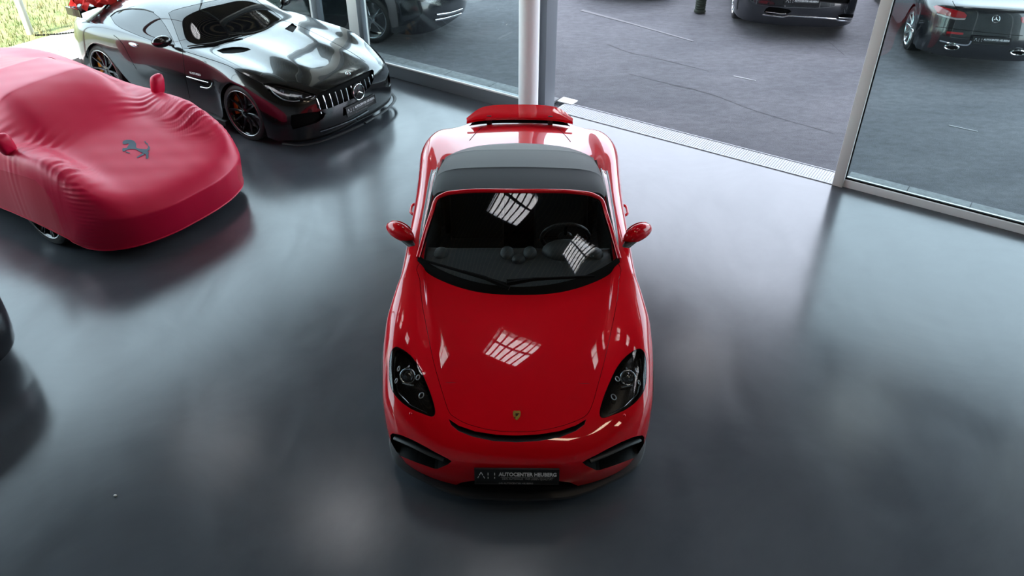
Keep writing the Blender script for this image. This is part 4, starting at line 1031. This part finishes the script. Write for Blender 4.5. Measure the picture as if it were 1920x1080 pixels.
# mirrors
for s in (-1, 1):
    V = []; Fc = []; nu, nv = 18, 12
    for i in range(nv+1):
        th = math.pi*i/nv
        for j in range(nu):
            ph = 2*math.pi*j/nu; X = math.sin(th)*math.cos(ph); Z = math.sin(th)*math.sin(ph); Y = math.cos(th)
            V.append(Vector((s*(1.0+X*.115), 2.12-Y*(.075 if Y > 0 else .03)+.03*X, 1.005+Z*.07)))
    for i in range(nv):
        for j in range(nu): Fc.append((i*nu+j, i*nu+(j+1) % nu, (i+1)*nu+(j+1) % nu, (i+1)*nu+j))
    mi = mesh('mirror_cap', V, Fc, M_BLACKP, gtr)
    tube('mirror_foot', [Vector((s*.87,2.1,.925)), Vector((s*.92,2.11,.945)), Vector((s*.98,2.12,.97))], .022, M_BLK, mi, 8, .6)
    mesh('mirror_glass', [Vector((s*(1.0+.1*math.cos(w)), 2.152+.03*math.cos(w), 1.005+.06*math.sin(w))) for w in np.linspace(0, 6.283, 17)[:-1]], [tuple(range(16))], M_CHR, mi, False)
    tube('splitter_blade', catmull([(s*.02,-.03,.10),(s*.4,.0,.10),(s*.7,.08,.10),(s*.86,.2,.10),(s*.95,.38,.11)], 4), .022, M_BLK, gtr, 6, .5)
    box('side_skirt', (s*.93, 2.25, .14), (.1, 1.9, .07), M_BLK, gtr, None, .02)
    h = S.bvh.ray_cast(Vector((s*1.5, 4.2, .68)), Vector((-s, 0, 0)))[0]
    tl = [S.bvh.ray_cast(Vector((s*x, 6, z)), Vector((0, -1, 0)))[0] for x, z in ((.45, .80), (.62, .78), (.74, .74), (.74, .70), (.62, .72), (.45, .74))]
    mesh('tail_light', [p+Vector((0, .004, 0)) for p in tl if p], [tuple(range(len([p for p in tl if p])))], M_TAIL, gtr, False)
S.ribbon('splitter_trim', [(600,246),(625,238),(660,224),(690,207)], .012, M_CHR, .012)
# windscreen wipers, dash line
tube('wiper', [S.hit(352,90)[0]+Vector((0, 0, .02)), S.hit(400,84)[0]+Vector((0, 0, .02)), S.hit(455,70)[0]+Vector((0, 0, .02))], .008, M_BLK, gtr, 6)
# rear wing
wing = sheet_obj('rear_wing', mirror_rows([[(0,3.86,1.075),(.4,3.86,1.075),(.82,3.86,1.055),(.90,3.86,1.04)], [(0,3.96,1.085),(.4,3.96,1.085),(.82,3.96,1.065),(.90,3.96,1.05)], [(0,4.08,1.105),(.4,4.08,1.105),(.82,4.08,1.085),(.90,4.08,1.07)]]), 4, M_BLACKP, gtr, .03)
for s in (-1, 1):
    mesh('end_plate', *(lambda q: (q[0], q[1]))(box_vf((s*.91, 3.97, 1.03), (.02, .30, .10))), M_BLACKP, wing, False)
    box('wing_strut', (s*.45, 3.98, 1.03), (.03, .12, .16), M_BLACKP, wing)
box('underbody', (0, 2.2, .17), (1.3, 4.0, .06), M_BLK, gtr); box('wheel_bay', (0, .96, .45), (1.26, .9, .5), M_BLK, gtr); box('wheel_bay', (0, 3.55, .47), (1.22, .9, .5), M_BLK, gtr); box('cabin_floor', (0, 2.3, .4), (1.5, 1.6, .4), M_BLK, gtr)
WG_ = (.345, .268, .28, 10, 'rim_black', 'single')
for x, y in ((-.81, .965), (.81, .965), (-.83, 3.56), (.83, 3.56)): make_wheel(gtr, x, y, WG_, M_GOLDC, -1 if x < 0 else 1, lip=M_RIMB)
for x, y in ((-.81, .965), (-.83, 3.56)):
    v, f = lathe_vf([(.270, 0), (.274, -.006), (.279, 0), (.274, .006)], 56); o = mesh('rim_ring', v, f, M_ALU, gtr); o.location = (x-.142, y, .345)
S.bm.free()
# crumpled red cloth lying on the wing
G = []
for i in range(27):
    r = []
    for j in range(15):
        t = i/26; w = j/14; x = -.86+1.35*t; y = 3.74+.34*w
        zz = 1.07+.03*np.clip((y-3.86)/.22, -3, 1)+.06+.02*min(t*4, 1)
        zz += .035*math.sin(19*t+5*w)+.03*math.sin(13*w+31*t*w)+.02*math.sin(43*t-9*w)+rng.normal(0, .006)
        zz += .02*math.sin(61*t+23*w)+.012*math.sin(97*t-41*w)
        if w < .12: zz -= .03
        if i == 0: x -= .03*math.sin(j); zz -= .02
        r.append((x+rng.normal(0, .01), y+.03*math.sin(17*t)+rng.normal(0, .01), zz))
    G.append(r)
cl = sheet_obj('red_cloth', G, 3, M_CLOTH, None, .004)
cl.matrix_world = Matrix.Translation(gtr.location) @ Matrix.Rotation(gtr.rotation_euler.z, 4, 'Z')
tag(cl, 'crumpled red cloth lying on the rear wing of the black coupe', 'cloth')

# ================================================================== COVERED CAR
cov = root('covered_car', 'low sports car under a tight red fabric cover with a grey horse print', 'car', (-3.01, 6.72, 0), math.radians(59))
CV = [
 [(0,.06,.13),(.3,.075,.13),(.55,.14,.13),(.70,.22,.13),(.785,.30,.13),(.845,.38,.13),(.885,.45,.135),(.91,.52,.14),(.925,.57,.15)],
 [(0,.035,.26),(.3,.05,.26),(.55,.115,.26),(.71,.205,.26),(.80,.295,.26),(.862,.385,.25),(.90,.46,.23),(.925,.54,.20),(.937,.60,.165)],
 [(0,.015,.40),(.3,.03,.40),(.55,.10,.405),(.72,.195,.415),(.815,.30,.415),(.876,.405,.40),(.914,.50,.34),(.938,.59,.26),(.948,.66,.18)],
 [(0,.03,.455),(.3,.045,.455),(.55,.115,.465),(.72,.21,.485),(.818,.32,.495),(.88,.43,.47),(.918,.53,.39),(.941,.62,.29),(.951,.70,.195)],
 [(0,.14,.545),(.3,.155,.545),(.54,.22,.565),(.70,.30,.605),(.808,.40,.63),(.882,.51,.60),(.922,.61,.48),(.945,.70,.34),(.955,.76,.21)],
 [(0,.36,.61),(.3,.37,.61),(.52,.42,.635),(.67,.48,.695),(.788,.56,.74),(.876,.65,.71),(.926,.74,.56),(.951,.80,.39),(.959,.85,.22)],
 [(0,.64,.675),(.3,.64,.675),(.5,.67,.69),(.64,.72,.775),(.768,.78,.83),(.870,.85,.80),(.931,.91,.63),(.957,.96,.43),(.962,.99,.23)],
 [(0,.92,.745),(.3,.92,.743),(.5,.94,.75),(.63,.98,.83),(.765,1.02,.88),(.867,1.08,.85),(.932,1.12,.67),(.959,1.15,.46),(.963,1.16,.24)],
 [(0,1.14,.81),(.3,1.15,.805),(.5,1.18,.80),(.63,1.22,.85),(.765,1.27,.885),(.862,1.31,.855),(.927,1.33,.68),(.953,1.34,.45),(.957,1.35,.235)],
 [(0,1.30,.885),(.3,1.30,.875),(.5,1.32,.85),(.63,1.36,.86),(.765,1.40,.885),(.861,1.43,.855),(.923,1.45,.67),(.949,1.46,.44),(.953,1.47,.23)],
 [(0,1.54,1.03),(.3,1.54,1.02),(.5,1.55,.97),(.635,1.57,.90),(.765,1.59,.887),(.86,1.61,.855),(.92,1.62,.66),(.946,1.63,.42),(.95,1.63,.225)],
 [(0,1.77,1.14),(.3,1.77,1.13),(.49,1.78,1.085),(.625,1.79,.98),(.76,1.80,.90),(.86,1.81,.85),(.92,1.82,.66),(.945,1.82,.42),(.95,1.82,.22)],
 [(0,1.92,1.188),(.3,1.92,1.18),(.475,1.93,1.14),(.605,1.95,1.03),(.755,1.97,.91),(.86,1.98,.855),(.92,1.99,.66),(.945,2.0,.42),(.95,2.0,.215)],
 [(0,2.06,1.203),(.3,2.06,1.194),(.47,2.07,1.152),(.60,2.09,1.042),(.755,2.11,.917),(.865,2.12,.861),(.925,2.12,.66),(.95,2.12,.41),(.952,2.12,.21)],
 [(0,2.46,1.209),(.28,2.46,1.199),(.45,2.52,1.15),(.59,2.5,1.04),(.77,2.5,.94),(.885,2.5,.88),(.94,2.5,.68),(.96,2.5,.4),(.962,2.5,.19)],
 [(0,2.60,1.199),(.28,2.60,1.187),(.45,2.58,1.145),(.59,2.58,1.035),(.775,2.6,.945),(.89,2.6,.885),(.945,2.6,.68),(.963,2.6,.4),(.964,2.6,.19)],
 [(0,3.1,1.11),(.26,3.1,1.095),(.43,3.1,1.055),(.59,3.1,.99),(.79,3.1,.97),(.91,3.1,.905),(.965,3.1,.70),(.978,3.1,.4),(.975,3.1,.18)],
 [(0,3.7,1.02),(.26,3.7,1.01),(.43,3.7,.985),(.6,3.7,.965),(.79,3.7,.955),(.91,3.68,.88),(.96,3.68,.68),(.973,3.7,.4),(.97,3.7,.18)],
 [(0,4.3,.93),(.28,4.3,.925),(.48,4.28,.92),(.64,4.25,.90),(.78,4.2,.87),(.87,4.13,.80),(.92,4.08,.62),(.94,4.06,.4),(.94,4.05,.18)],
 [(0,4.52,.80),(.28,4.51,.80),(.5,4.48,.79),(.64,4.43,.77),(.75,4.37,.73),(.83,4.3,.65),(.88,4.24,.52),(.9,4.21,.35),(.9,4.2,.18)],
 [(0,4.57,.4),(.28,4.56,.4),(.5,4.52,.4),(.64,4.47,.39),(.74,4.41,.38),(.81,4.35,.34),(.85,4.3,.3),(.87,4.27,.24),(.87,4.26,.18)],
 [(0,4.55,.17),(.28,4.54,.17),(.5,4.5,.17),(.64,4.45,.17),(.73,4.4,.17),(.79,4.35,.17),(.83,4.31,.17),(.85,4.29,.17),(.855,4.28,.17)],
]
def cdisp(G, N):
    # gathered folds over the front wings, the scuttle and the nose corners
    x = G[..., 0]; y = G[..., 1]; z = G[..., 2]; N = N if N[N.shape[0]//2, N.shape[1]//2, 2] > 0 else -N
    h = np.zeros_like(x)
    for s in (-1, 1):
        m = np.exp(-(((s*x-.70)/.16)**2))*np.exp(-(((y-.80)/.27)**2))
        ph = (y*62+s*x*20+2.2*np.sin(s*x*13)+1.6*np.sin(y*17))
        h += m*(.013*np.abs(np.sin(ph*.5))+.007*np.sin(ph*.53+1.0)+.005*np.sin(ph*1.9+s*x*9))*(1 if s > 0 else .55)
        m = np.exp(-(((s*x-.60)/.28)**2))*np.exp(-(((y-1.34)/.13)**2)); h += m*.005*np.sin(y*75+np.abs(x)*12)
        m = np.exp(-(((s*x-.84)/.06)**2))*np.exp(-(((y-.52)/.14)**2)); h += m*.004*np.sin(z*160+x*15)
        m = np.exp(-(((s*x-.68)/.10)**2))*np.exp(-(((y-1.9)/.45)**2)); h += m*.003*np.sin(y*40+z*60)
    h += .0012*np.sin(x*23+y*9)*np.sin(y*13-x*7)
    return G+N*h[..., None]
S = Shell(CV, cov, 14, 14, disp=cdisp)
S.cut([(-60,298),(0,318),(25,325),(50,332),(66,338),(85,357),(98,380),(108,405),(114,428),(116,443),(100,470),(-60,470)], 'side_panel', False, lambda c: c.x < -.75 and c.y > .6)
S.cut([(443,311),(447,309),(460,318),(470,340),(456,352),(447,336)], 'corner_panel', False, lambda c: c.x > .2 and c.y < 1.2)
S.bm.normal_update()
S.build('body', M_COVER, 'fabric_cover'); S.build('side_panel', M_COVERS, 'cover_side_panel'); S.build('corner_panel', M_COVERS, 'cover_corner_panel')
# hem
for sd_ in (-1, 1):
    G = S.G; P = [Vector(G[i, 0 if sd_ < 0 else -1]) for i in range(0, G.shape[0], 4)]; tube('hem', P, .008, M_COVERS, cov, 6)
tube('hem', [Vector(p) for p in S.G[0, ::3]], .008, M_COVER, cov, 6)
for s in (-1, 1):
    V = []; Fc = []; nu, nv = 20, 14
    for i in range(nv+1):
        th = math.pi*i/nv
        for j in range(nu):
            ph = 2*math.pi*j/nu; X = math.sin(th)*math.cos(ph); Z = math.sin(th)*math.sin(ph); Y = math.cos(th)
            sx = math.copysign(abs(X)**.55, X); sz = math.copysign(abs(Z)**.6, Z)
            V.append(Vector((s*(.85+sx*.075+.02*sz), 1.42-Y*.055, .945+sz*.11+.003*math.sin(30*X+14*Z))))
    for i in range(nv):
        for j in range(nu): Fc.append((i*nu+j, i*nu+(j+1) % nu, (i+1)*nu+(j+1) % nu, (i+1)*nu+j))
    mesh('mirror_pocket', V, Fc, M_COVER, cov)
# leaping horse print
HO = [(4,30),(1,34),(2,38),(8,40),(17,37),(21,39),(17,44),(14,49),(8,50),(3,49),(0,53),(2,59),(8,58),(12,55),(24,52),(33,52),(41,53),(50,58),(60,62),(64,64),(70,66),(72,71),(71,76),(76,79),(79,74),(78,66),(80,62),(76,58),(82,54),(83,47),(79,43),(76,42),(78,47),(74,52),(66,52),(52,51),(44,50),(42,46),(42,38),(37,31),(27,27),(13,27)]
def hpx(p): return (229+p[0]*.63, 261+(p[1]-25)*.70)
def decal(name, P, mat):
    from mathutils.geometry import tessellate_polygon
    P = [hpx(p) for p in P]; tris = tessellate_polygon([[Vector((x, y, 0)) for x, y in P]])
    bm = bmesh.new(); vs = [bm.verts.new((x, y, 0)) for x, y in P]
    for t in tris:
        try: bm.faces.new([vs[i] for i in t])
        except ValueError: pass
    bmesh.ops.subdivide_edges(bm, edges=bm.edges[:], cuts=3, use_grid_fill=True)
    for v in bm.verts:
        c, n = S.hit(v.co.x, v.co.y); v.co = c+n*.0035
    bmesh.ops.recalc_face_normals(bm, faces=bm.faces[:])
    me = bpy.data.meshes.new(name); bm.to_mesh(me); bm.free(); me.materials.append(mat)
    return link(bpy.data.objects.new(name, me), cov)
decal('horse_print', HO, M_HORSE)
decal('horse_print', [(12,58),(17,60),(24,62),(23,64),(14,62),(10,60)], M_HORSE); decal('horse_print', [(62,63),(52,68),(43,74),(45,76),(54,72),(66,67)], M_HORSE); decal('horse_print', [(66,32),(69,37),(73,39),(76,42),(79,42),(75,36),(71,35),(69,30)], M_HORSE)
box('underbody', (0, 2.2, .2), (1.5, 3.8, .1), M_BLKS, cov)
for x, y in ((-.80, 1.12), (.80, 1.12), (-.80, 3.79), (.80, 3.79)): make_wheel(cov, x, y, (.345, .265, .26, 10, 'rim_black', 'twin'), None, -1 if x < 0 else 1, lip=M_ALU if False else None)
v, f = lathe_vf([(.262, 0), (.267, -.005), (.272, 0), (.267, .005)], 56); o = mesh('rim_ring', v, f, M_ALU, cov); o.location = (-.932, 1.12, .345)
S.bm.free()

# ================================================================== SALOON BODIES: cars in the yard and at the left edge
SAL = [
 [(0,.04,.19),(.3,.05,.19),(.56,.10,.19),(.72,.17,.19),(.82,.27,.19),(.88,.38,.19),(.91,.48,.2),(.925,.55,.2),(.93,.60,.21)],
 [(0,.0,.36),(.3,.01,.36),(.56,.06,.36),(.73,.13,.36),(.83,.24,.36),(.89,.36,.36),(.92,.47,.36),(.935,.56,.36),(.94,.60,.36)],
 [(0,.01,.55),(.3,.02,.55),(.56,.07,.55),(.73,.14,.55),(.83,.25,.55),(.89,.37,.55),(.92,.48,.55),(.937,.58,.54),(.942,.63,.53)],
 [(0,.06,.70),(.3,.07,.70),(.55,.12,.70),(.72,.20,.70),(.82,.31,.69),(.885,.43,.685),(.918,.54,.68),(.937,.64,.65),(.942,.69,.63)],
 [(0,.20,.80),(.3,.21,.80),(.54,.27,.795),(.70,.35,.785),(.80,.46,.775),(.875,.57,.765),(.915,.66,.745),(.938,.74,.715),(.943,.78,.69)],
 [(0,.6,.90),(.3,.6,.90),(.53,.62,.895),(.68,.67,.885),(.79,.73,.875),(.87,.80,.855),(.915,.86,.815),(.94,.90,.76),(.945,.93,.72)],
 [(0,1.05,.96),(.3,1.05,.96),(.53,1.06,.95),(.68,1.08,.94),(.79,1.1,.925),(.87,1.12,.90),(.915,1.14,.85),(.937,1.13,.77),(.942,1.12,.69)],
 [(0,1.5,1.01),(.3,1.5,1.01),(.54,1.5,1.0),(.69,1.48,.975),(.79,1.45,.955),(.865,1.41,.92),(.91,1.36,.85),(.932,1.32,.68),(.937,1.3,.48)],
 [(0,1.75,1.09),(.3,1.75,1.08),(.55,1.76,1.05),(.70,1.74,1.0),(.79,1.7,.965),(.862,1.62,.925),(.907,1.52,.84),(.927,1.44,.55),(.925,1.39,.2)],
 [(0,2.1,1.27),(.3,2.1,1.26),(.54,2.1,1.21),(.69,2.1,1.08),(.79,2.06,.975),(.862,2.0,.93),(.905,1.95,.84),(.925,1.9,.55),(.92,1.9,.19)],
 [(0,2.5,1.42),(.3,2.5,1.41),(.52,2.5,1.36),(.67,2.5,1.18),(.79,2.5,.985),(.862,2.5,.935),(.905,2.5,.84),(.925,2.5,.55),(.92,2.5,.19)],
 [(0,3.1,1.45),(.3,3.1,1.44),(.51,3.1,1.38),(.66,3.1,1.20),(.79,3.1,.995),(.865,3.1,.945),(.908,3.1,.84),(.927,3.1,.55),(.92,3.1,.19)],
 [(0,3.6,1.40),(.3,3.6,1.38),(.50,3.6,1.32),(.66,3.6,1.17),(.79,3.58,1.0),(.87,3.52,.955),(.915,3.48,.86),(.935,3.5,.66),(.935,3.53,.46)],
 [(0,4.0,1.27),(.3,4.0,1.25),(.51,4.0,1.19),(.67,3.98,1.10),(.79,3.94,1.005),(.872,3.90,.96),(.92,3.88,.88),(.942,3.88,.79),(.945,3.88,.725)],
 [(0,4.35,1.08),(.3,4.35,1.07),(.53,4.34,1.05),(.68,4.3,1.02),(.79,4.26,.985),(.87,4.22,.94),(.917,4.2,.85),(.938,4.22,.66),(.94,4.24,.45)],
 [(0,4.68,1.0),(.3,4.68,.995),(.54,4.65,.985),(.68,4.6,.965),(.78,4.53,.935),(.855,4.45,.88),(.905,4.38,.77),(.928,4.33,.52),(.93,4.3,.25)],
 [(0,4.84,.94),(.3,4.83,.935),(.54,4.79,.92),(.67,4.73,.89),(.765,4.65,.85),(.84,4.56,.77),(.89,4.47,.65),(.915,4.4,.46),(.918,4.36,.24)],
 [(0,4.90,.72),(.3,4.89,.72),(.54,4.85,.71),(.67,4.79,.69),(.765,4.71,.65),(.84,4.61,.59),(.885,4.52,.5),(.91,4.44,.38),(.913,4.4,.23)],
 [(0,4.94,.50),(.3,4.93,.50),(.54,4.89,.50),(.67,4.83,.49),(.765,4.75,.47),(.84,4.65,.43),(.885,4.55,.38),(.908,4.47,.31),(.91,4.43,.22)],
 [(0,4.90,.24),(.3,4.89,.24),(.54,4.85,.24),(.66,4.79,.24),(.755,4.71,.24),(.825,4.62,.23),(.87,4.53,.22),(.895,4.46,.21),(.9,4.42,.21)],
]
def saloon(name, label, nose, head, mat, style, sc=1.0, seg=(5, 5)):
    """nose: point under the nose on the ground; head: heading the car points to"""
    h = Vector((head[0], head[1], 0)).normalized(); rz = math.atan2(-h.y, -h.x)-math.pi/2
    o = root(name, label, 'car', (nose.x, nose.y, -.012 if nose.z < 0 else 0), rz); o.scale = (sc, sc, sc)
    sh = Shell(SAL, o, *seg)
    for x, y in ((-.80, .95), (.80, .95), (-.80, 3.88), (.80, 3.88)): make_wheel(o, x, y, style, None, -1 if x < 0 else 1)
    box('underbody', (0, 2.45, .24), (1.4, 4.3, .1), M_BLK, o); box('wheel_bay', (0, .95, .5), (1.15, .9, .5), M_BLK, o); box('wheel_bay', (0, 3.88, .5), (1.15, .9, .5), M_BLK, o)
    # glasshouse cut as windscreen, rear window and side windows by height over the waist
    for f in sh.bm.faces:
        c = f.calc_center_median(); n = f.normal
        if c.z > 1.0:
            ax = abs(c.x)
            if abs(n.x) > .55 and 1.9 < c.y < 4.0 and 1.01 < c.z < 1.33: f[sh.lay] = 51
            elif n.y < -.3 and 1.72 < c.y < 2.45 and ax < .6: f[sh.lay] = 52
            elif n.y > .22 and 3.7 < c.y < 4.32 and ax < .58 and c.z > 1.09: f[sh.lay] = 53
    sh.names.update({51: 'side_window', 52: 'windscreen', 53: 'rear_window'})
    return o, sh
def finish(o, sh, mat):
    sh.bm.normal_update(); sh.build('body', mat, 'body_shell')
    for s in (-1, 1): sh.build('side_window', M_GTRGL, 'side_window', s)
    sh.build('windscreen', M_GTRGL); sh.build('rear_window', M_GTRGL)
    for s in (-1, 1):
        P = [sh.bvh.ray_cast(Vector((s*x, -1, z)), Vector((0, 1, 0)))[0] for x, z in ((.5, .66), (.66, .69), (.80, .70), (.80, .64), (.66, .61), (.5, .61))]
        if all(P) and 'headlight' not in sh.names.values(): mesh('headlight', [p+Vector((0, -.006, 0)) for p in P], [tuple(range(6))], M_LENSE, o, False)
        c = Vector((s*.98, 1.95, 1.03)); blob('door_mirror', c, (.11, .07, .07), mat, o)
SW = (.345, .262, .25, 10, 'rim_silver', 'single'); SWY = (.355, .275, .25, 5, 'rim_silver', 'y')
# grey saloon facing the door
sl, sh = saloon('saloon', 'dark grey saloon facing the open door with chrome trimmed bumper', Vector((4.47, 12.55, -1)), (-.165, -.986), M_GREYP, SW, 1.0, (7, 7))
sh.cut([(1432,23),(1436,16),(1442,13),(1462,14.5),(1480,18),(1484,22),(1477,26),(1462,28),(1440,27)], 'bumper_vent', False, lambda c: c.y < .9)
sh.cut([(1570,29),(1580,26),(1600,27),(1604,32),(1598,36),(1578,36)], 'bumper_vent', False, lambda c: c.y < .9)
sh.cut([(1445,-20),(1452,-4),(1500,1),(1560,6),(1590,8),(1594,2),(1590,-20)], 'grille', False, lambda c: c.y < .5)
sh.bm.normal_update()
sh.build('bumper_vent', M_MESH, 'bumper_vent', -1, depth=Vector((0, .04, 0)), wall=M_BLK); sh.build('bumper_vent', M_MESH, 'bumper_vent', 1, depth=Vector((0, .04, 0)), wall=M_BLK)
gq = sh.build('grille', M_MESH, 'radiator_grille', depth=Vector((0, .05, 0)), wall=M_BLK)
finish(sl, sh, M_GREYP)
for P, w in ((((1430,27),(1450,29.5),(1468,31.5),(1480,29.5),(1520,32),(1562,35),(1572,38),(1590,39.5),(1604,39.5)), .022), (((1436,22),(1450,23.5),(1464,25.5),(1474,25.5)), .014), (((1572,33),(1588,34),(1600,33.5)), .014)):
    sh.ribbon('chrome_trim', P, w, M_CHR, .006, h=.008)
plate(sl, Vector((0, -.02, .575)), (1, 0, 0), (0, .05, 1), False)
sh.bm.free()
# black coupe seen from behind
r0 = gp(1850, 108, .24)
hd = Vector((.19, .98, 0)).normalized()
nz = Vector((r0.x, r0.y, -1))+hd*4.55
cp_, sh = saloon('parked_coupe', 'black coupe parked tail first outside the right glass pane', Vector((nz.x, nz.y, -1)), (hd.x, hd.y), M_DARKP, SW, .93, (7, 7))
TL = [(1750,12),(1756,10),(1772,14),(1790,18.5),(1808,23),(1813,29),(1810,34),(1795,33.5),(1775,29),(1758,24)]
rear = lambda c: c.y > 3.9
sh.cut(TL, 'tail_light', False, rear); sh.cut([(1757,25),(1775,30),(1795,34.5),(1811,34.5),(1808,37.5),(1792,37),(1770,32),(1756,27)], 'reversing_light', False, rear)
sh.cut([(1914,33),(1921,31),(1940,30),(1940,44),(1921,45),(1915,41)], 'tail_light', False, rear)
sh.bm.normal_update()
for s in (-1, 1): sh.build('tail_light', M_TAIL, 'tail_light', s, off=.004)
sh.build('reversing_light', M_TAILW, 'reversing_light', off=.004)
finish(cp_, sh, M_DARKP)
def bh(u, v, d=.0):
    c, n = sh.hit(u, v); return c+n*d, n
c, n = bh(1867, 35.5); star(cp_, c+n*.01, (-1, 0, 0), (0, -.35, .94), .055)
c, n = bh(1855, 76); plate(cp_, c+Vector((0, .085, .02)), (-1, 0, 0), (0, -.08, 1), False)
for P in (((1755,50),(1790,54),(1840,60),(1890,65),(1918,67)), ((1802,22),(1795,18),(1790,10),(1786,2))): sh.ribbon('panel_gap', P, .007, M_BLKS, .002)
sh.ribbon('reflector', [(1775,60.5),(1790,62),(1806,63.5)], .03, M_TAIL, .004)
sh.ribbon('bumper_trim', [(1762,76),(1790,82),(1815,84),(1822,72)], .02, M_CHR, .004)
for u, v in ((1783, 91), (1907, 101)):
    c, n_ = sh.hit(u, v-4)
    if c is None: continue
    c = c+Vector((0, .03, 0))
    P = [Vector((c.x+.10*math.cos(w), c.y+.01, c.z+.035*math.sin(w))) for w in np.linspace(0, 2*math.pi, 25)]
    ex = tube('exhaust_tip', P, .011, M_CHR, cp_, 6); mesh('exhaust_bore', [Vector((p.x, p.y-.02, p.z)) for p in P[:-1]], [tuple(range(24))], M_BLKS, ex, False)
sh.bm.free()
# dark car behind the sliding leaf
ov, sh = saloon('parked_car', 'dark car with bright spoked wheel behind the left glass leaf', Vector((-.90, 12.85, -1)), (.93, -.37), M_DARKP, SWY, 1.05, (6, 6))
finish(ov, sh, M_DARKP)
for P in (((815,38),(840,33),(868,24),(890,12),(905,2)), ((818,28),(845,24),(866,17))): sh.ribbon('chrome_trim', P, .03, M_CHR, .008, h=.01)
sh.bm.free()
# car at the top edge, only its sill shows
ot, sh = saloon('parked_car', 'dark car at the top edge left of the ribbed bollard', Vector((2.0, 14.65, -1)), (-.2, -.98), M_DARKP, SW, 1.0, (4, 4)); finish(ot, sh, M_DARKP); sh.bm.free()
# dark car at the left edge of the picture
dl, sh = saloon('parked_saloon', 'dark car nose cut off by the left picture edge', Vector((-4.08, 3.98, 0)), (math.cos(math.radians(-31)), math.sin(math.radians(-31))), M_DARKP, SW, 1.0, (6, 6)); finish(dl, sh, M_DARKP); sh.bm.free()
# ribbed bollard
bp = gp(1312, 22, -.012); v, f = lathe_vf([(0, 0), (.10, 0), (.10, .03)]+[(r, .03+i*.04+j*.02) for i in range(14) for j, r in enumerate((.092, .082))]+[(.09, .62), (0, .64)], 20, 'z')
o = mesh('bollard', v, f, M_POST, None, auto=50); o.location = bp; tag(o, 'dark ribbed round bollard standing on the asphalt', 'bollard')
# tiny chip lying on the floor
c = gp(216, 929, .006); o = blob('paper_scrap', (0, 0, 0), (.012, .008, .006), pm('paper', (.9, .9, .88), .9, spec=.1), None, None, 8, 6); o.location = c; tag(o, 'tiny white paper scrap on the grey floor', 'scrap')
